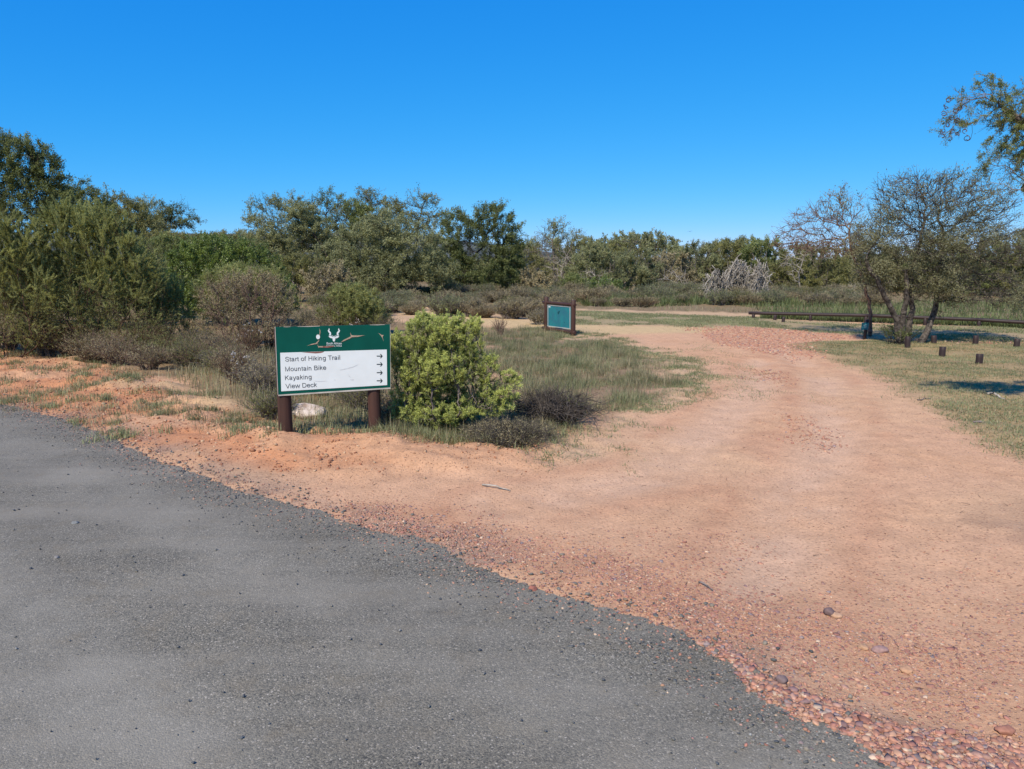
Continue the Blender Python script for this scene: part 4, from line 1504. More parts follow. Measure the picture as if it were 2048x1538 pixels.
def stick(px0, py0, px1, py1, rad, label, seed, bow=0.02, mat="dead"):
    r = np.random.default_rng(seed)
    a, b = gpt(px0, py0), gpt(px1, py1)
    n = 7
    pts = [a + (b - a) * t + np.array([0, 0, rad + bow * math.sin(t * 3.14) * 0.6]) + r.normal(size=3) * rad * 0.8 for t in np.linspace(0, 1, n)]
    pts = np.array(pts) - a
    rr = np.linspace(rad, rad * 0.5, n)
    V, F = tubes(pts[:-1], pts[1:], rr[:-1], rr[1:], 6)
    return tag(link("stick", tri_mesh("stick", V, F, M[mat]), loc=a), label, "stick")


stick(964, 969, 1022, 977, 0.008, "thin pale stick lying on bare sand below the lime bush", 1)
stick(1398, 1168, 1425, 1182, 0.005, "dark thin twig lying on the gravel near the asphalt", 2, mat="dead_dark")
stick(1944, 846, 1965, 848, 0.012, "short dark twig on sand at the right lawn's edge", 3, mat="dead_dark")
stick(1835, 803, 1862, 800, 0.008, "bent stem lying on sand at the lawn's left edge", 4, mat="dead_dark")
stick(1975, 790, 2012, 799, 0.02, "pale fallen branch in the dappled shade at right", 5)
# dry stalks and bark crumbs lying on the sand
nl_ = 1300
lx = np.column_stack([rs.uniform(-3.5, 9, nl_), 2.2 + 13 * rs.random(nl_) ** 1.3])
lx = lx[(inside_sd(lx, road_poly) < 0.0)]
la = rs.uniform(0, 6.28, len(lx))
ll = 0.012 + 0.05 * rs.random(len(lx)) ** 3
lp_ = np.column_stack([lx, ground_h(lx) + 0.004])
le_ = lp_ + np.column_stack([np.cos(la) * ll, np.sin(la) * ll, rs.uniform(0, 0.008, len(lx))])
Vl, Fl = tubes(lp_, le_, rs.uniform(0.001, 0.0022, len(lx)), np.full(len(lx), 0.001), 4)
tag(link("leaf_litter", tri_mesh("leaf_litter", Vl, Fl, M["bark_brown"])), "scattered dry stalks and twig crumbs on the sandy track", "litter", kind="stuff")
#@@PART3
# ------------------------------------------------------------------ grass
def blades(xy, h, w, r, lean=0.5, seg=2, z0=0.0):
    n = len(xy)
    g = ground_h(xy) + z0
    b = np.column_stack([xy, g])
    hh = h * r.uniform(0.45, 1.25, n)
    az = r.uniform(0, 6.283, n)
    ln = np.abs(r.normal(size=n)) * lean
    d = np.stack([np.cos(az), np.sin(az), np.zeros(n)], 1)
    s = np.stack([-np.sin(az + r.normal(size=n) * 0.5), np.cos(az), np.zeros(n)], 1)
    s = unit(s) * (w * r.uniform(0.6, 1.3, n) / 2)[:, None]
    tip = b + d * (ln * hh)[:, None] + np.array([0, 0, 1.0]) * (hh * np.clip(1 - 0.35 * ln, 0.2, 1))[:, None]
    if seg == 1:
        V = np.stack([b - s, b + s, tip], 1).reshape(-1, 3)
        return V, np.arange(n * 3).reshape(-1, 3), 3
    mid = b + d * (ln * hh * 0.3)[:, None] + np.array([0, 0, 1.0]) * (hh * 0.55)[:, None]
    V = np.stack([b - s, b + s, mid + s * 0.75, mid - s * 0.75, tip], 1).reshape(-1, 3)
    o = (np.arange(n) * 5)[:, None]
    F = np.concatenate([o + np.array([[0, 1, 2]]), o + np.array([[0, 2, 3]]), o + np.array([[3, 2, 4]])])
    return V, F, 5


GR, DR, LG = [], [], []
rg = np.random.default_rng(77)


def sow(lst, xy, h, w, lean=0.5, seg=1, tint=0.5, tv=0.25, patch=0.8):
    if len(xy) == 0:
        return
    V, F, k = blades(xy, h, w, rg, lean, seg)
    t = np.clip(tint + (fbm(xy[:, 0], xy[:, 1], patch, 3) - 0.5) * 1.2 + rg.normal(size=len(xy)) * tv, 0, 1)
    lst.append((V, F, np.repeat(t, k)))


def tuft_pts(centers, n, rad):
    c = np.repeat(centers, n, 0)
    return c + rg.normal(size=c.shape) * rad


# tall grey-green stand behind the lime bush
t_ = scatter("tall", 52000, rg, 0.3, 0.4, 0.5, 0.6)
tk = fbm(t_[:, 0], t_[:, 1], 0.5, 3)
for lo_, hi_, hh2 in ((0, 0.45, 0.06), (0.45, 0.55, 0.10), (0.55, 1, 0.15)):
    m_ = (tk >= lo_) & (tk < hi_)
    q_ = t_[m_]
    sow(GR, q_[:len(q_) * 2 // 3], hh2, 0.006, 0.8, 1, 0.5, 0.25, patch=0.4)
    sow(DR, q_[len(q_) * 2 // 3:], hh2 * 1.25, 0.005, 0.7, 1, 0.45, 0.3, patch=0.4)
tc_ = scatter("tall", 150, rg, 0.2, 0.4)
sow(GR, tuft_pts(tc_[:60], 60, 0.07), 0.2, 0.005, 0.6, 2, 0.35, patch=0.5)
sow(DR, tuft_pts(tc_[60:], 60, 0.07), 0.2, 0.005, 0.6, 2, 0.4, patch=0.5)
# creeping grass round it
sow(GR, scatter("creep", 26000, rg, 0.3, 0.6, 1.3, 0.5), 0.05, 0.007, 1.0, 1, 0.5)
# right and far lawns
sow(GR, scatter("lawn", 95000, rg, 0.3, 0.5, 0.4, 0.7), 0.04, 0.009, 1.1, 1, 0.5)
sow(DR, scatter("lawn", 42000, rg, 0.3, 0.5, 0.3, 0.7), 0.035, 0.008, 1.2, 1, 0.55)
sow(GR, scatter("farlawn", 42000, rg, 0.4, 0.5, 0.9, 1.0), 0.05, 0.016, 0.9, 1, 0.5)
sow(GR, scatter("midstrip", 2600, rg, 0.3, 0.6, 1.6, 0.4), 0.03, 0.007, 1.3, 1, 0.45)
# runners spreading on to the sand
for nm, n in (("creep", 90), ("lawn", 90)):
    cs = scatter(nm, n * 3, rg, 0.5, 1.0)
    cs = cs[np.abs(inside_sd(cs, Z[nm])) < 0.5][:n]
    a = rg.uniform(0, 6.28, len(cs))
    L_ = rg.uniform(0.1, 0.45, len(cs))
    pts = np.repeat(cs, 26, 0) + np.repeat(np.column_stack([np.cos(a), np.sin(a)]) * L_[:, None], 26, 0) * rg.random((len(cs) * 26, 1)) + rg.normal(size=(len(cs) * 26, 2)) * 0.02
    sow(GR, pts, 0.035, 0.006, 1.2, 1, 0.45)
# tufts on the left verge and round the sign
cs = scatter("verge", 300, rg, 0.2, 0.3, 1.0, 0.6)
cs = cs[(cs[:, 1] > 7.0)]
sow(GR, tuft_pts(cs, 46, 0.055), 0.09, 0.006, 0.8, 2, 0.5)
cs2 = scatter("verge", 260, rg, 0.3, 0.3, 1.0, 0.6)
sow(DR, tuft_pts(cs2[cs2[:, 1] > 7.6], 30, 0.07), 0.10, 0.005, 0.8, 2, 0.4)
for (px, py, n, rad, h) in ((330, 825, 520, 0.17, 0.09), (455, 852, 160, 0.07, 0.1), (515, 868, 240, 0.13, 0.09), (600, 872, 420, 0.13, 0.14), (650, 876, 360, 0.16, 0.12), (700, 874, 360, 0.16, 0.12),
                            (745, 880, 160, 0.07, 0.1), (790, 874, 300, 0.14, 0.12), (850, 880, 420, 0.2, 0.13), (905, 878, 420, 0.18, 0.14), (945, 888, 300, 0.14, 0.13), (985, 892, 260, 0.12, 0.12),
                            (1040, 892, 260, 0.14, 0.1), (1090, 885, 260, 0.14, 0.1), (1080, 915, 200, 0.12, 0.05), (1140, 893, 200, 0.12, 0.06), (1110, 870, 260, 0.14, 0.12), (1150, 862, 300, 0.2, 0.09),
                            (640, 850, 420, 0.18, 0.17), (690, 830, 420, 0.2, 0.2), (735, 840, 300, 0.15, 0.18), (650, 815, 320, 0.2, 0.2), (230, 850, 120, 0.08, 0.08), (130, 800, 160, 0.1, 0.09),
                            (200, 800, 160, 0.1, 0.09), (30, 805, 260, 0.14, 0.1), (70, 790, 160, 0.12, 0.09), (420, 790, 220, 0.14, 0.13), (360, 790, 160, 0.12, 0.12)):
    q = P(px, py)[:2]
    sow(GR, tuft_pts(np.array([q]), int(n * 0.42), rad * 0.9), h * 0.8, 0.006, 0.9, 2, 0.6, patch=0.3)
    sow(DR, tuft_pts(np.array([q]), int(n * 0.12), rad), h * 0.8, 0.005, 0.9, 2, 0.5, patch=0.3)
# grass mixed through the scrub
sc = scatter("scrub", 52000, rg, 0.4, 0.5, 0.8, 1.0, maxy=60)
near = sc[sc[:, 1] < 20]
sow(DR, near, 0.2, 0.008, 0.6, 1, 0.35)
sow(GR, sc[sc[:, 1] >= 20][:16000], 0.18, 0.016, 0.6, 1, 0.4)
sow(DR, sc[sc[:, 1] >= 20][16000:], 0.2, 0.014, 0.6, 1, 0.35)
bs = np.column_stack([rg.uniform(-5.2, -0.4, 16000), rg.uniform(7.6, 15, 16000)])
bs = bs[inside_sd(bs, Z["scrub"]) > 0]
sow(DR, bs[:9000], 0.2, 0.006, 0.6, 2, 0.45)
sow(GR, bs[9000:], 0.2, 0.006, 0.6, 2, 0.4)
# lush weeds along the rail fence
fx = rg.uniform(1520, 2150, 9000)
fy = np.array([fence_pt(v)[1] for v in fx]) + np.abs(rg.normal(size=9000)) * 0.9 + 0.15
fp = np.column_stack([(fx - 1024) / FOC * fy, fy])
sow(LG, fp, 0.24, 0.018, 0.7, 2, 0.5, patch=0.6)
fp2 = np.column_stack([rg.uniform(9, 26, 9000), rg.uniform(23, 33, 9000)])
sow(LG, fp2, 0.34, 0.028, 0.7, 1, 0.5, patch=1.2)
fp3 = np.column_stack([rg.uniform(3, 12, 8000), rg.uniform(31, 37, 8000)])
sow(LG, fp3, 0.44, 0.035, 0.7, 1, 0.5, patch=1.2)
for nm, lst, mt, lab in (("grass", GR, "grass", "short and tufted green grass on the verges and lawns"), ("dry_grass", DR, "grass_dry", "straw coloured dry grass between the bushes and on the lawns"),
                         ("weeds", LG, "lush", "lush green weeds growing behind the rail fence")):
    of_ = np.cumsum([0] + [len(a[0]) for a in lst[:-1]])
    o = link(nm, tri_mesh(nm, np.concatenate([a[0] for a in lst]), np.concatenate([a[1] + o_ for a, o_ in zip(lst, of_)]), M[mt], tint=np.concatenate([a[2] for a in lst])))
    tag(o, lab, "grass", kind="stuff")

# ------------------------------------------------------------------ the lime bush beside the sign
TC = ["trunk", "crown"]
SF = ["stems", "foliage"]
b0 = gpt(890, 858)


def stem_set(b, n, rad, hgt, seed, lean=0.5):
    r = np.random.default_rng(seed)
    out = []
    for i in range(n):
        a = 2 * math.pi * i / n + r.uniform(-.3, .3)
        p0 = np.array(b) + np.array([math.cos(a), math.sin(a), 0]) * rad * r.uniform(0.2, 1) - [0, 0, 0.05]
        p1 = p0 + np.array([math.cos(a) * lean, math.sin(a) * lean, 1]) * hgt * r.uniform(0.7, 1.1)
        out.append([p0, (p0 + p1) / 2 + r.normal(size=3) * 0.04 * hgt, p1])
    out[0][0] = np.array(b) - [0, 0, 0.05]
    return out


LB = [(870, 664, 60, 32), (812, 700, 42, 42), (935, 680, 34, 40), (880, 735, 85, 50), (968, 742, 36, 34), (826, 778, 46, 42), (1008, 778, 32, 40), (930, 806, 46, 26), (806, 818, 26, 30), (905, 645, 30, 15), (848, 638, 26, 13), (948, 645, 20, 14), (985, 800, 40, 34), (880, 822, 84, 24), (850, 745, 60, 60)]
woody("lime_bush", SF, "rounded lime green bush with bright tips just right of the trail sign", "bush", 7.7, LB, stem_set(b0, 10, 0.16, 0.35, 3, 0.9), 6500, 0.04,
      "lf_lime", "dead_dark", 31, lai=5.2, tips=0.7, lj=0.7, twigs=2, tw_len=0.075, LL=0.028, LW=0.0052, tip=0.0022, cap=0.022, leafy=1.0, depth=0.9, diamond=True, spread=0.012, up=1.1, thin_r=0.006,
      shell=0.3, clump=0.2, grav=0.05, min_z=0.08)
fan_bush("dead_brush", SF, gpt(1105, 842), "tangle of dry grey branches at the lime bush's right side", "brushwood", 33, n=200, h=0.52, spread=0.62, barkm="bark_mid", side=7, side_len=0.18, lp=0, tr=0.0035, lo=0.2, droop=0.16,
         base_r=0.22, wig=0.35)
fan_bush("heath_bush", SF, gpt(1020, 884), "low dark twiggy half dead bush in front of the lime bush", "bush", 34, n=260, h=0.2, spread=0.52, barkm="bark_mid", side=9, side_len=0.1, lp=2, LL=0.02, LW=0.006, tr=0.0022,
         base_r=0.24, leafm="lf_heath", wig=0.2)
fan_bush("weed", SF, gpt(1145, 828), "bright green leafy weed at the end of the brushwood", "weed", 35, n=26, h=0.2, spread=0.12, barkm="bark_brown", side=6, side_len=0.06, lp=6, LL=0.035, LW=0.01, tr=0.002, leafm="lf_lime",
         diamond=True)
# ------------------------------------------------------------------ big feathery shrubs at left
def feather(px, py, Y, blobs, n, seed, label, leafm="lf_feather", bark="bark_brown", **k):
    Y = YM(Y)
    b = at_Y(px, Y)
    kw = dict(leaf_per=13, twigs=3, tw_len=0.3, lj=0.45, LL=0.05, LW=0.007, tip=0.003, cap=0.035, leafy=0.85, depth=0.75, spread=0.014, up=1.2, lai=2.3, bare=(0.1, 0.85, 0.14), thin_r=0.008, shell=0.2, clump=0.5, grav=0.08, jit=0.2)
    kw.update(k)
    return woody("feathery_shrub", SF, label, "shrub", Y, blobs, stem_set(b, 14, 0.45, 0.5, seed, 0.7), n, 0.1, leafm, bark, seed, **kw)


feather(190, 715, 13.2, [(165, 490, 95, 75), (240, 540, 85, 80), (110, 550, 85, 80), (180, 610, 140, 80), (290, 560, 45, 60), (280, 640, 70, 60), (110, 640, 80, 50), (140, 440, 50, 28), (200, 460, 60, 30)], 3000, 41,
        "largest feathery green shrub, left of the lime and bright bushes")
feather(10, 700, 12.6, [(20, 500, 65, 75), (-50, 530, 90, 100), (40, 590, 80, 75), (-60, 620, 90, 60), (60, 650, 60, 45)], 2000, 42, "feathery green shrub with brown stems at the far left edge")
feather(-190, 705, 12.8, [(-190, 520, 90, 80), (-150, 570, 90, 80), (-230, 600, 100, 80), (-170, 640, 80, 60)], 1100, 441, "feathery green shrub beyond the far left one")
feather(340, 690, 13.8, [(325, 610, 45, 60), (345, 650, 45, 40), (300, 660, 50, 40)], 700, 43, "small dim shrub leaning out of the largest feathery one's right side", leaf_per=8)
# bright glossy bush
YG = YM(17.5)
b1 = at_Y(450, YG)
woody("glossy_bush", SF, "bright green glossy leaved bush behind the brown wispy shrub", "bush", YG, [(425, 515, 75, 45), (490, 540, 75, 55), (390, 550, 60, 55), (545, 585, 50, 45), (450, 590, 100, 50), (570, 610, 30, 30), (500, 505, 40, 30)],
      stem_set(b1, 10, 0.5, 0.8, 5), 2200, 0.12, "lf_bright", "bark_dark", 44, leaf_per=14, twigs=3, tw_len=0.2, lai=3.5, LL=0.05, LW=0.026, tip=0.003, cap=0.05, spread=0.05, thin_r=0.01, shell=0.5, clump=0.5)
# brown wispy shrub in front
wb = gpt(490, 706)
woody("wispy_shrub", SF, "red brown wispy shrub with a green top left of the trail sign", "shrub", float(wb[1]), [(450, 600, 55, 45), (500, 580, 70, 40), (550, 610, 45, 45), (430, 640, 45, 40), (500, 640, 75, 45), (560, 650, 30, 30)],
      stem_set(wb, 16, 0.14, 0.35, 6, 1.0), 1500, 0.07, "lf_heath", "bark_red", 45, lai=0.6, leaf_per=4, twigs=4, tw_len=0.16, LL=0.03, LW=0.009, tip=0.003, cap=0.02, leafy=0.6, spread=0.02, thin_r=0.008, shell=0.2, up=1.0, grav=0.06)
woody("wispy_shrub", SF, "soft green wispy shrub filling the top behind the red brown one", "shrub", YM(14.0), [(470, 560, 60, 30), (530, 565, 50, 30), (420, 590, 40, 35), (560, 600, 40, 30)],
      stem_set(at_Y(490, YM(14.0)), 12, 0.2, 0.5, 7, 0.6), 800, 0.08, "lf_feather", "bark_brown", 46, leaf_per=10, twigs=3, tw_len=0.18, LL=0.05, LW=0.01, tip=0.003, cap=0.02, spread=0.03, thin_r=0.008, up=1.2)
gb = at_Y(705, YM(16.0))
woody("rounded_bush", SF, "round fine leaved green bush behind the top of the trail sign", "bush", YM(16.0), [(705, 610, 60, 40), (670, 630, 40, 28), (745, 630, 35, 28), (700, 590, 40, 25)], stem_set(gb, 12, 0.35, 0.3, 8, 0.8), 1100, 0.08, "lf_feather", "bark_brown", 47,
      leaf_per=14, twigs=3, tw_len=0.16, LL=0.05, LW=0.011, tip=0.003, cap=0.02, spread=0.03, thin_r=0.008, up=1.2, shell=0.3)
# dry flower plants
for i, (px, py, h, lab) in enumerate(((500, 722, 0.42, "dry plant dotted with white flowers left of the sign top"), (676, 668, 0.34, "dry plant with white flower heads behind the sign's emblem"),
                                      (715, 672, 0.3, "smaller white flowered dry plant right of the emblem"), (540, 700, 0.4, "thin dry flower stalks at the sign's upper left corner"),
                                      (470, 775, 0.34, "twiggy dry plant sprinkled with tiny flowers left of the sign post"), (1000, 668, 0.3, "small bare reddish bush on the sandy path behind the lime bush"))):
    fan_bush("flower_plant" if i < 5 else "bare_bush", SF, gpt(px, py), lab, "plant", 50 + i, n=40, h=h * 1.5, spread=h * 0.7, barkm="bark_red" if i == 5 else "bark_brown", side=5, side_len=0.14, lp=0 if i != 4 else 2, LL=0.02, LW=0.006, tr=0.003,
             flowers=0 if i == 5 else 15, leafm="lf_heath")
# brambles between wispy shrub and sign
for i, (px, py, h, s, mt, lf, lab) in enumerate((
        (525, 790, 0.42, 0.45, "dead_dark", "lf_heath", "dry grey brown bramble touching the sign's left side"),
        (470, 760, 0.36, 0.4, "bark_red", "lf_heath", "reddish dry bramble below the wispy shrub"),
        (545, 835, 0.25, 0.3, "dead_dark", "lf_olive", "low dry bush at the foot of the sign's left post"),
        (640, 790, 0.4, 0.5, "bark_red", "lf_olive", "dry olive bush hidden behind the sign's white panel"),
        (730, 815, 0.36, 0.4, "dead_dark", "lf_olive", "dry olive bush between the sign's right post and the lime bush"),
        (785, 850, 0.26, 0.3, "bark_red", "lf_heath", "brown dead bush in the gap right of the sign's right post"),
        (95, 712, 0.42, 0.3, "dead_dark", "lf_heath", "straw coloured grass like bush before the feathery shrubs"),
        (60, 700, 0.38, 0.25, "dead_dark", "lf_heath", "second straw coloured bush at the left verge's back"),
        (240, 735, 0.45, 0.5, "bark_red", "lf_heath", "brown dry bramble under the largest feathery shrub"),
        (300, 745, 0.3, 0.4, "bark_red", "lf_heath", "low brown bramble right of the bramble under the shrub"),
        (370, 735, 0.3, 0.35, "dead_dark", "lf_olive", "low dull green bush in the dark gap between shrubs"),
        (610, 660, 0.5, 0.4, "dead_dark", "lf_olive", "tawny grass like bush between the wispy and round bushes"),
        (330, 730, 0.4, 0.5, "bark_brown", "lf_feather", "green low bush on the sand below the small dim shrub"),
        (395, 738, 0.38, 0.5, "bark_red", "lf_olive", "olive low bush left of the brambles, at the back of the verge"),
        (445, 752, 0.34, 0.45, "dead_dark", "lf_olive", "dull low bush at the back of the verge beside the brambles"),
        (185, 728, 0.4, 0.5, "bark_brown", "lf_heath", "brown low bush at the verge's back under the largest shrub"),
        (20, 706, 0.6, 0.6, "bark_red", "lf_heath", "brown bush at the feet of the far left feathery shrub"),
        (140, 712, 0.6, 0.6, "bark_brown", "lf_feather", "green tinged low bush under the largest feathery shrub's left side"),
        (195, 722, 0.5, 0.55, "bark_red", "lf_olive", "olive low bush under the middle of the largest feathery shrub"),
        (275, 716, 0.6, 0.6, "bark_brown", "lf_feather", "green low bush under the largest feathery shrub's right side"),
        (335, 706, 0.55, 0.55, "bark_red", "lf_heath", "brown low bush below the small dim shrub"),
        (400, 712, 0.45, 0.5, "dead_dark", "lf_olive", "dull low bush left of the red brown wispy shrub's foot"),
        (445, 722, 0.4, 0.5, "bark_red", "lf_heath", "brown low bush against the red brown wispy shrub's foot"),
        (575, 690, 0.45, 0.5, "dead_dark", "lf_olive", "dull low bush right of the red brown wispy shrub"),
        (640, 672, 0.4, 0.45, "bark_red", "lf_heath", "brown low bush in front of the round fine leaved bush"),
        (760, 668, 0.4, 0.45, "dead_dark", "lf_olive", "dull low bush right below the round fine leaved bush"))):
    fan_bush("dry_bush", SF, gpt(px, py), lab, "bush", 70 + i, n=80, h=h * 1.2, spread=s, barkm=mt, side=8, side_len=0.16, lp=5, LL=0.035, LW=0.007, tr=0.0028, leafm=lf, base_r=0.12, wig=0.25, lo=0.15)

# ------------------------------------------------------------------ heath band behind the notice board
protos = []
for i, (lf, bk, h, s) in enumerate((("lf_heath", "dead_dark", 0.5, 0.5), ("lf_grey", "dead_dark", 0.55, 0.55), ("lf_heath", "bark_red", 0.42, 0.6), ("lf_olive", "bark_grey", 0.5, 0.5), ("lf_heath", "dead", 0.45, 0.45))):
    protos.append(fan_bush("heath_shrub", SF, (0, 0, 0), "low heath shrub", "shrub", 100 + i, n=130, h=h, spread=s, barkm=bk, side=8, side_len=0.13, lp=6, LL=0.04, LW=0.014, tr=0.004, leafm=lf, base_r=0.2, wig=0.25, lo=0.15))
kinds = ("dry brown heath shrub in the low scrub band before the trees", "grey green heath shrub in the low scrub band before the trees", "reddish heath shrub in the low scrub band before the trees",
         "olive heath shrub in the low scrub band before the trees", "pale straw heath shrub in the low scrub band before the trees")
rh = np.random.default_rng(123)
used = [False] * 5
cand = []
tries = 0
while len(cand) < 190 and tries < 6000:
    tries += 1
    px, row = rh.uniform(640, 1760), 525 + 2625 / rh.uniform(21, 43)
    lim = np.interp(px, [640, 780, 900, 1000, 1085, 1110, 1150, 1500, 1760], [655, 624, 636, 647, 653, 632, 612, 612, 612])
    if row > lim:
        continue
    q = at_Y(px, 2625 / (row - 525))
    if all((q[0] - c_[0]) ** 2 + (q[1] - c_[1]) ** 2 > 0.5 for c_ in cand):
        cand.append(q)
for q in cand:
    i = int(rh.choice(5, p=[0.3, 0.28, 0.16, 0.12, 0.14]))
    s_ = rh.uniform(0.7, 1.25) * (0.75 + q[1] / 80)
    if not used[i]:
        o = protos[i]
        o.location = q
        o.scale = (s_,) * 3
        used[i] = True
    else:
        o = copy_tree(protos[i], q, rh.uniform(0, 6.28), (s_ * rh.uniform(0.85, 1.2), s_, s_ * rh.uniform(0.75, 1.1)))
    tag(o, kinds[i], "shrub", "heath shrubs in the scrub band: " + kinds[i].split(" heath")[0])

# ------------------------------------------------------------------ trees
def trunk_px(pts, Y, dy=0.0):
    out = []
    for i, (px, py) in enumerate(pts):
        if i == 0:
            g_ = at_Y(px, Y)
            out.append(g_ - np.array([0, 0, 0.08]))
        else:
            q = PD(px, py, Y)
            q[1] += dy * i / len(pts)
            out.append(q)
    return out


def tree(label, Y, blobs, trunks, n, seed, leafm="lf_mid", bark="bark_dark", step=0.19, name="thorn_tree", group=None, **k):
    fs = YM(Y) / Y
    Y = YM(Y)
    tr_ = [trunk_px(t, Y, dy=((i % 3) - 1) * 0.5) for i, t in enumerate(trunks)]
    kw = dict(lai=3.0, leaf_per=11, twigs=3, tw_len=0.3, LL=0.06, LW=0.026, tip=0.0055, cap=0.13, leafy=0.8, depth=0.9, spread=0.08, thin_r=0.02, shell=0.3, clump=0.9, up=0.5, jit=0.3)
    kw.update(k)
    n = int(n * 1.5)
    for q_ in ("tw_len", "LL", "LW", "tip", "cap", "spread", "thin_r", "clump"):
        kw[q_] *= fs
    step *= fs
    return woody(name, TC, label, "tree", Y, blobs, tr_, n, step, leafm, bark, seed, group=group, **kw)


tree("tall dark dense tree at the upper left edge behind the feathery shrubs", 22, [(15, 335, 75, 65), (80, 355, 50, 45), (-50, 335, 80, 75), (40, 405, 95, 50), (-10, 292, 45, 28), (70, 305, 35, 20), (112, 392, 34, 35), (-40, 420, 90, 50)],
     [[(20, 640), (25, 500), (20, 420)], [(60, 640), (70, 480), (90, 410)], [(-40, 640), (-30, 500), (-50, 400)]], 2600, 201, "lf_dark", leaf_per=12)
tree("dark tree standing half behind the tall dark one", 24, [(165, 388, 33, 24), (150, 430, 55, 40), (185, 410, 30, 25)], [[(160, 620), (158, 480), (160, 420)]], 800, 202, "lf_dark")
tree("dark olive tree behind the largest feathery shrub's top", 25, [(222, 402, 38, 18), (228, 445, 60, 42), (268, 435, 42, 30)], [[(235, 615), (232, 500), (230, 440)]], 900, 203, "lf_olive")
tree("grey green thorn tree left of the flat topped one", 28, [(288, 415, 30, 18), (305, 450, 42, 25), (265, 430, 25, 15)], [[(300, 600), (297, 500), (292, 440)]], 600, 204, "lf_grey", leafy=0.6)
tree("small flat topped thorn tree beside the gap to the ridge", 29, [(352, 418, 34, 12), (376, 440, 28, 12), (330, 442, 38, 16), (394, 447, 12, 7)], [[(345, 600), (345, 500), (340, 465), (350, 430)]], 600, 205, "lf_dark", leafy=0.85, shell=0.1)
tree("bushy olive tree filling the space below the flat topped one", 24.5, [(340, 500, 55, 35), (390, 505, 40, 35), (300, 510, 40, 40)], [[(350, 612), (350, 540)]], 800, 206, "lf_olive")
tree("sparse grey thorn tree at the left end of the middle clump", 27.5, [(545, 418, 45, 28), (518, 450, 32, 28), (592, 432, 48, 36), (503, 472, 20, 18), (560, 485, 75, 50), (620, 470, 40, 40)], [[(640, 600), (660, 520), (630, 470), (590, 430)], [(600, 600), (580, 520), (550, 460)]],
     1300, 207, "lf_grey", "bark_dark", leafy=0.55, lai=2.6)
tree("tallest thorn tree of the middle clump with a feathery top", 29, [(655, 402, 30, 24), (640, 432, 55, 36), (702, 442, 58, 42), (625, 485, 60, 45)], [[(660, 595), (660, 500), (655, 430)], [(690, 595), (700, 500), (705, 440)]], 1300, 208, "lf_mid")
tree("bare topped brownish thorn tree behind the middle clump", 30.5, [(738, 400, 30, 20), (702, 432, 45, 30), (765, 425, 42, 30), (725, 480, 80, 55)], [[(730, 590), (732, 500), (738, 420)]], 1100, 209, "lf_olive", "bark_grey", leafy=0.5, lai=1.8)
tree("thorn tree with a bare spreading top right of the brownish one", 29.5, [(848, 400, 34, 13), (800, 420, 45, 22), (842, 440, 40, 25), (882, 436, 26, 16)], [[(830, 595), (832, 500), (838, 440), (850, 405)]], 800, 210, "lf_olive", "bark_dark", leafy=0.55, lai=1.7)
tree("broad green thorn tree in front of the middle clump", 25.3, [(770, 460, 68, 34), (700, 520, 68, 45), (830, 500, 66, 48), (760, 545, 90, 38), (875, 545, 42, 40), (720, 480, 50, 35)],
     [[(757, 600), (765, 560), (790, 520), (800, 480)], [(757, 600), (748, 560), (720, 530)], [(760, 600), (800, 555), (840, 520)]], 2200, 211, "lf_grey", "bark_dark", leaf_per=11)
tree("dark green thorn tree with a leaning trunk right of the broad one", 27.2, [(985, 438, 45, 30), (930, 465, 58, 42), (900, 515, 55, 45), (1003, 500, 48, 50), (965, 545, 75, 36), (1025, 462, 22, 20), (960, 500, 60, 40)],
     [[(913, 592), (922, 555), (935, 530), (975, 480)], [(960, 595), (980, 540), (1000, 500)]], 2100, 212, "lf_dark", "bark_dark", leaf_per=12)
tree("half bare pale barked tree behind the notice board", 30, [(1105, 485, 42, 32), (1140, 480, 32, 26), (1082, 525, 38, 36), (1142, 515, 34, 34), (1110, 455, 26, 14)], [[(1112, 590), (1112, 550), (1090, 500)], [(1112, 590), (1125, 550), (1140, 500)], [(1115, 590), (1108, 530), (1105, 480)]],
     1000, 213, "lf_olive", "bark_grey", leafy=0.35, lai=0.7, e=2.1, tip=0.007)
tree("small dead white tree left of the half bare one", 28, [(1055, 520, 14, 26), (1068, 545, 22, 24)], [[(1066, 592), (1062, 555), (1052, 530), (1048, 500)]], 160, 214, bark="dead", leaf_per=0, tip=0.008, twigs=2, name="dead_tree")
for i, (px, top, base, Yd, lab) in enumerate(((1128, 500, 590, 29, "bare white dead tree among the grey bushes right of the half bare tree"), (1185, 540, 592, 27.5, "low dead white shrub before the grey green bushes"),
                                              (1352, 545, 596, 28, "dead grey shrub left of the bleached branch fans"), (1600, 500, 590, 27, "dead grey tree under the bare thorn tree's twigs"), (1905, 520, 610, 25, "dead grey shrub behind the right stem of the multi-stemmed tree"))):
    tree(lab, Yd, [(px, (top + base) / 2 - 12, 30, (base - top) * 0.42), (px - 18, top + 25, 22, 22), (px + 20, top + 30, 22, 20)], [[(px, base), (px - 5, (top + base) / 2), (px + 4, top + 12)], [(px, base), (px + 12, (top + base) / 2), (px + 22, top + 20)]], 420, 260 + i, bark="dead", leaf_per=0, tip=0.008, twigs=2, name="dead_tree", step=0.17)
hump = [((1290, 488, 50, 22), (1250, 496, 40, 20)), ((1210, 496, 45, 18), (1185, 490, 25, 14)), ((1330, 490, 26, 18), (1310, 484, 30, 16)), ((1260, 484, 40, 18), (1275, 500, 40, 20))]
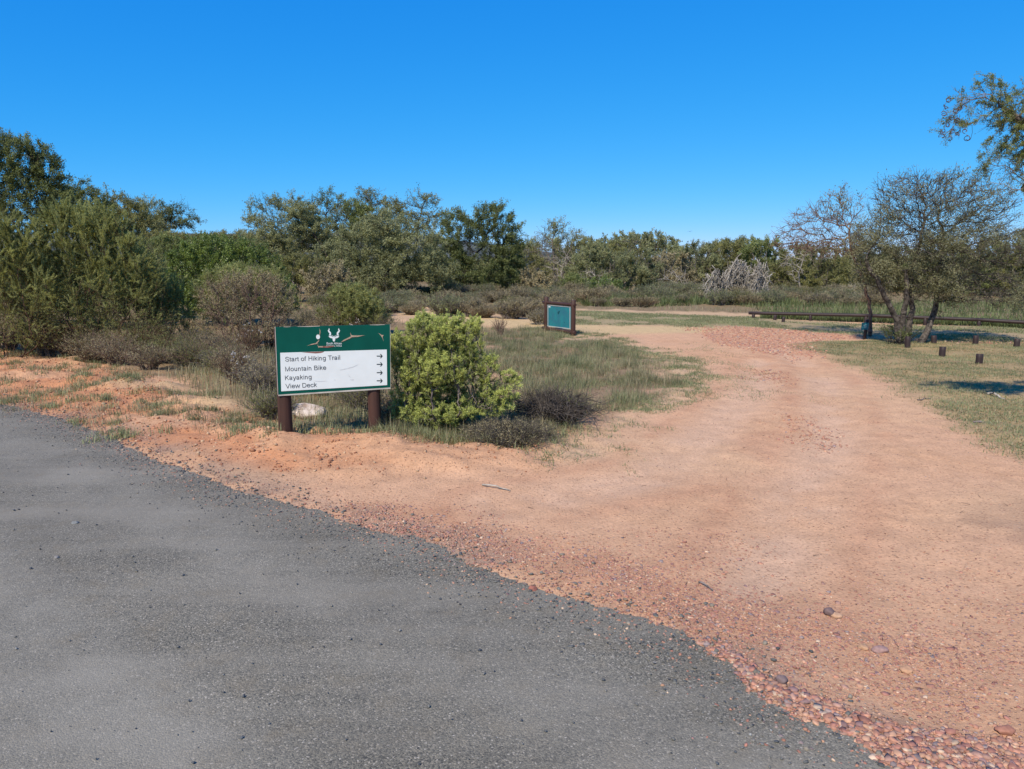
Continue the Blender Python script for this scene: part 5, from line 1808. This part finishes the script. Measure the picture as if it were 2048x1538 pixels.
for i, bl in enumerate(hump):
    x_ = bl[0][0]
    tree(("tallest rounded grey tree on the far skyline", "far grey tree at the left foot of the skyline hump", "far grey tree with pale stems at the hump's right end", "far grey tree left of the hump's top")[i], 46 + i,
         list(bl), [[(x_, 560), (x_ - 4, 520), (x_, 492)], [(x_ + 15, 560), (x_ + 18, 520), (x_ + 22, 492)], [(x_ - 18, 560), (x_ - 20, 520), (x_ - 22, 495)]], 700, 220 + i, "lf_grey", "bark_grey", step=0.3, tw_len=0.4, LL=0.13, LW=0.07, tip=0.012, leaf_per=9,
         name="far_tree", group="far trees on the skyline")
# grey-green thicket right of the half bare tree, each bush on its own
bushes = [(2190, 540, 80, 60, 27, "lf_mid", "green bush beyond the right edge behind the fence"), (2320, 545, 80, 50, 28, "lf_olive", "olive bush farthest right behind the fence"), (-230, 560, 100, 70, 18, "lf_olive", "olive bush beyond the left edge behind the shrubs"),
          (60, 560, 90, 70, 17.5, "lf_olive", "olive bush seen through the far left feathery shrub"), (190, 580, 90, 60, 17, "lf_mid", "green bush seen through the largest feathery shrub"),
          (300, 570, 80, 60, 18.5, "lf_olive", "olive bush behind the largest feathery shrub's right side"), (330, 520, 70, 50, 20.5, "lf_mid", "green bush between the largest feathery and glossy bushes"),
          (1195, 540, 60, 50, 28, "lf_grey", "grey green bush beside the half bare tree"), (1265, 545, 60, 48, 29, "lf_grey", "rounded grey green bush second from the half bare tree"),
          (1335, 550, 58, 42, 30, "lf_heath", "greyish twiggy bush left of the dead branch heap"), (1240, 510, 60, 30, 35, "lf_olive", "olive bush peeping over the grey green ones"),
          (1395, 535, 52, 42, 31, "lf_grey", "grey green bush just behind the dead branch heap's left end"), (1455, 520, 55, 36, 31.5, "lf_olive", "olive bush over the middle of the dead branch heap"),
          (1530, 518, 50, 40, 30, "lf_mid", "green bush right behind the dead branch heap"), (1590, 540, 55, 52, 28, "lf_olive", "brownish bush below the bare thorn tree's left side"),
          (1650, 545, 55, 48, 27, "lf_olive", "yellow green bush below the bare thorn tree"), (1720, 545, 60, 50, 28, "lf_olive", "olive bush behind the leaning left stem"),
          (1800, 545, 70, 50, 29, "lf_mid", "green bush behind the multi-stemmed tree's middle"), (1890, 545, 70, 55, 28, "lf_olive", "olive bush seen through the multi-stemmed tree's right stems"),
          (1985, 540, 70, 60, 27, "lf_mid", "green bush at the right behind the rail fence"), (2060, 520, 60, 70, 26, "lf_olive", "olive bush on the right frame edge behind the fence"),
          (1040, 525, 55, 36, 31, "lf_olive", "olive bush in the gap right of the dark thorn tree"), (1090, 505, 45, 26, 34, "lf_grey", "far grey bush behind the half bare tree's crown"), (1360, 515, 50, 20, 38, "lf_grey", "far grey bush above the twiggy one"), (1425, 500, 45, 16, 38, "lf_grey", "far grey bush on the skyline left of the bare thorn tree"), (1490, 500, 45, 20, 37, "lf_olive", "far green bush next to the skyline grey one"),
          (1175, 505, 40, 26, 36, "lf_olive", "far olive bush right of the half bare tree's crown"),
          (600, 545, 70, 40, 24, "lf_olive", "twiggy olive bush under the sparse grey thorn tree"), (660, 560, 50, 32, 23.4, "lf_heath", "grey dry bush left of the broad thorn tree's foot"),
          (450, 500, 50, 34, 26, "lf_olive", "olive bush in the gap below the ridge"), (430, 490, 45, 24, 40, "lf_olive", "far olive bush below the ridge"), (490, 492, 40, 24, 42, "lf_grey", "far grey bush below the ridge"),
          (1010, 560, 50, 28, 28.5, "lf_grey", "grey bush in the shade of the dark thorn tree"), (1075, 570, 46, 24, 27, "lf_heath", "pinkish dry bush left of the half bare tree's foot"),
          (1215, 585, 40, 22, 26, "lf_bright", "small bright green bush before the grey green ones"), (1150, 578, 40, 24, 27.2, "lf_mid", "small green bush at the half bare tree's foot")]
for i, (px, py, rx, ry, Y, lf, lab) in enumerate(bushes):
    Y = YM(Y)
    b = at_Y(px, Y)
    sc_ = Y / 28
    woody("thicket_bush", SF, lab, "bush", Y, [(px, py, rx, ry), (px - rx * 0.45, py + ry * 0.35, rx * 0.6, ry * 0.6), (px + rx * 0.45, py + ry * 0.3, rx * 0.6, ry * 0.65), (px + rx * 0.15 * (-1) ** i, py - ry * 0.45, rx * 0.5, ry * 0.62)],
          stem_set(b, 7, 0.35 * sc_, 0.6 * sc_, 300 + i, 0.6), 620 if Y < 55 else 420, 0.17 * sc_, lf, "bark_grey", 300 + i, leaf_per=11, twigs=3, tw_len=0.26 * sc_, LL=0.065 * sc_, LW=0.026 * sc_, tip=0.0075 * sc_, cap=0.06 * sc_, leafy=0.75, spread=0.07 * sc_, thin_r=0.02,
          shell=0.35, clump=0.8 * sc_, up=0.7, lai=2.4)
# heap of dead branches
hb = [((1440, 575), 1), ((1488, 545), 1), ((1518, 560), 1)]
def heap(label, px, Y, ptop, foot, n, seed):
    Y = YM(Y)
    r = np.random.default_rng(seed)
    top = PD(ptop[0], ptop[1], Y)
    top2 = top + np.array([0.1, 0.2, 0])
    A_, B_, ra, rb = [], [], [], []
    org = at_Y(px, Y)
    for i in range(n):
        f0 = r.uniform(foot[0], foot[1])
        e = at_Y(f0, Y + r.uniform(-0.5, 0.6))
        s = top + r.normal(size=3) * np.array([0.24, 0.3, 0.16]) - np.array([0, 0, r.uniform(-0.12, 0.35) * (top[2] - e[2])])
        q0 = s
        m = 6
        rad = r.uniform(0.013, 0.035)
        for j in range(1, m + 1):
            t = j / m
            q1 = s * (1 - t) + e * t + r.normal(size=3) * 0.035
            q1[2] = s[2] * (1 - t ** 1.35) + (e[2] + 0.02) * t ** 1.35 + r.normal() * 0.02
            A_.append(q0); B_.append(q1); ra.append(rad * (1.1 - t * 0.6)); rb.append(rad * (1.0 - t * 0.65))
            for _ in range(2):
                dq = r.normal(size=3) * 0.15 + np.array([0, 0, -0.18])
                A_.append(q1); B_.append(q1 + dq); ra.append(rad * 0.45); rb.append(rad * 0.25)
            q0 = q1
    V, F = tubes(np.array(A_) - org, np.array(B_) - org, ra, rb, 5)
    o = link("branch_heap", tri_mesh("branch_heap", V, F, M["dead"]), loc=org)
    return tag(o, label, "dead branches", "drooping bleached dead branches")


heap("left low fan of bleached dead branches", 1440, 24.6, (1432, 545), (1405, 1455), 40, 1)
heap("tallest middle fan of bleached dead branches", 1475, 24.8, (1480, 528), (1428, 1504), 110, 2)
heap("right fan of bleached dead branches ending in a broken stub", 1515, 24.5, (1516, 530), (1494, 1538), 60, 3)

# bare thorn tree and the multi-stemmed tree
tree("nearly bare reddish thorn tree left of the multi-stemmed tree", 15.6, [(1682, 418, 45, 42), (1625, 452, 62, 40), (1590, 478, 50, 26), (1655, 492, 85, 24), (1705, 462, 32, 30)], [[(1745, 680), (1735, 600), (1712, 545), (1690, 500), (1684, 460)]],
     1500, 401, "lf_thorn", "bark_red", step=0.12, leafy=0.15, lai=0.3, twigs=4, tw_len=0.2, tip=0.0042, LL=0.04, LW=0.018, jit=0.4, e=2.6, cap=0.07, trunk_r=0.05, shell=0.15, thin_r=0.012)
tree("multi-stemmed thorn tree with dark leaning stems on the right lawn", 14.5, [(1850, 400, 105, 52), (1795, 375, 50, 28), (1900, 375, 60, 36), (1962, 425, 70, 58), (1785, 470, 78, 58), (1880, 500, 105, 58), (1990, 500, 62, 66), (1765, 540, 58, 38), (1850, 565, 80, 32), (1945, 570, 85, 42),
                                                                                        (2020, 585, 50, 38)],
     [[(1808, 690), (1790, 640), (1765, 600), (1745, 570), (1715, 520)], [(1817, 692), (1818, 655), (1826, 620), (1817, 590), (1832, 520), (1850, 440)], [(1846, 690), (1862, 655), (1880, 615), (1890, 560), (1905, 480), (1900, 420)],
      [(1812, 690), (1800, 640), (1802, 600), (1795, 540)]], 4200, 402, "lf_thorn", "bark_mid", step=0.12, leafy=0.5, lai=1.25, bare=(0.98, 0.4, 0.22), twigs=3, tw_len=0.22, tip=0.0045, LL=0.04, LW=0.014, jit=0.4, cap=0.12, e=2.5, trunk_r=0.072, shell=0.15, clump=0.6, thin_r=0.012, k=6)
fan_bush("sapling", SF, gpt(1795, 686), "green suckers growing round the multi-stemmed tree's foot", "shrub", 403, n=40, h=0.42, spread=0.5, barkm="bark_dark", side=6, side_len=0.12, lp=6, LL=0.04, LW=0.012, tr=0.003, leafm="lf_dark", base_r=0.3)
# near tree reaching in at the right
Yn = 8.0
gt = np.array([7.0, 7.9, 0.0])
tn = [[gt - [0, 0, .1], gt + [-0.1, 0.05, 1.2], PD(2230, 330, Yn), PD(2130, 280, Yn), PD(2060, 255, Yn), PD(2010, 220, Yn)], [gt + [0.05, 0, -.1], gt + [0.1, 0.1, 1.5], PD(2200, 400, Yn + .2), PD(2120, 400, Yn + .2), PD(2050, 375, Yn)]]
woody("acacia_tree", TC, "near acacia reaching in from the right edge with curled pods", "tree", Yn,
      [(1965, 195, 48, 26), (2020, 225, 55, 45), (1925, 232, 32, 28), (2060, 300, 40, 40), (2020, 330, 42, 26), (2090, 215, 60, 50), (2095, 355, 55, 45), (2025, 372, 40, 22), (1992, 325, 36, 26), (2025, 285, 34, 22), (1985, 290, 22, 14), (2040, 330, 40, 34), (2180, 260, 80, 80), (1985, 160, 26, 10), (1905, 262, 22, 14)], tn, 3200, 0.07,
      "lf_acacia", "bark_grey", 411, lai=2.3, trunk_r=0.11, twigs=3, tw_len=0.13, LL=0.026, LW=0.006, tip=0.0022, cap=0.11, leafy=0.6, depth=0.8, spread=0.02, thin_r=0.007, shell=0.1, clump=0.35, e=2.15, up=-0.3, diamond=True)
ac = bpy.data.objects["acacia_tree"]
ao = np.array(ac.location)
rp = np.random.default_rng(8)
for (px, py, rr, stem) in ((1884, 262, 0.03, None), (1905, 263, 0.028, None), (1899, 278, 0.03, None), (1934, 276, 0.036, (1944, 250)), (1884, 272, 0.03, (1905, 255)), (1915, 268, 0.028, None), (1890, 215, 0.03, None), (1897, 200, 0.028, None), (1912, 222, 0.03, None), (1888, 228, 0.03, None),
                           (1920, 215, 0.028, None), (1903, 235, 0.03, None), (1915, 240, 0.03, None), (1930, 262, 0.026, None), (1895, 250, 0.026, None)):
    for kk in range(2):
        PA, PB, PR = [], [], []
        c0 = PD(px, py, Yn - 0.05 + rp.normal() * 0.12)
        a0 = rp.uniform(0, 6.28)
        ax = unit(rp.normal(size=3) * 0.5 + np.array([0, -1, 0]))
        u_ = unit(np.cross(ax, [0.1, 0, 1]))
        v_ = np.cross(ax, u_)
        ts = np.linspace(0, rp.uniform(3.6, 5.6), 14)
        pts = [c0 + (u_ * math.cos(a0 + t) + v_ * math.sin(a0 + t)) * rr * (0.55 + 0.09 * t) for t in ts]
        for a, b in zip(pts[:-1], pts[1:]):
            PA.append(a); PB.append(b); PR.append(0.0032)
        if kk == 0:
            s_ = PD(stem[0], stem[1], Yn) if stem else pts[-1] + np.array([0.06, 0.05, 0.09])
            PA.append(s_); PB.append((s_ + pts[-1]) / 2 + [0.01, 0, -0.01]); PR.append(0.0018)
            PA.append((s_ + pts[-1]) / 2 + [0.01, 0, -0.01]); PB.append(pts[-1]); PR.append(0.0018)
        V, F = tubes(np.array(PA) - ao, np.array(PB) - ao, PR, PR, 5)
        link("pod", tri_mesh("pod", V, F, M["bark_brown"]), ac)

# ------------------------------------------------------------------ far thicket below the skyline
rf_ = np.random.default_rng(500)
NC = 520
cx_ = rf_.uniform(-90, 95, NC)
cy_ = rf_.uniform(60, 140, NC)
LVs = []
hgt = rf_.uniform(1.0, 1.8, NC) * (0.8 + cy_ / 220)
k_ = 330
ctr = np.repeat(np.stack([cx_, cy_, hgt * 0.5], 1), k_, 0)
rad = np.repeat(np.stack([hgt * 0.9, hgt * 0.9, hgt * 0.62], 1), k_, 0)
dv = unit(rf_.normal(size=(NC * k_, 3)))
Cc = ctr + dv * rad * rf_.uniform(0.5, 1.08, (NC * k_, 1))
ok_ = Cc[:, 2] > 0.05
Cc, dv = Cc[ok_], dv[ok_]
LV, LF = leaves(Cc, unit(dv + rf_.normal(size=dv.shape)), 0.32, 0.17, rf_)
tn_ = np.clip(np.repeat(rf_.random(NC), k_)[ok_] * 0.6 + rf_.random(len(Cc)) * 0.4, 0, 1)
tag(link("thicket", tri_mesh("thicket", LV, LF, M["lf_olive"], tint=np.repeat(tn_, 3))), "low olive bush thicket filling the far plain below the ridge", "thicket", kind="stuff")
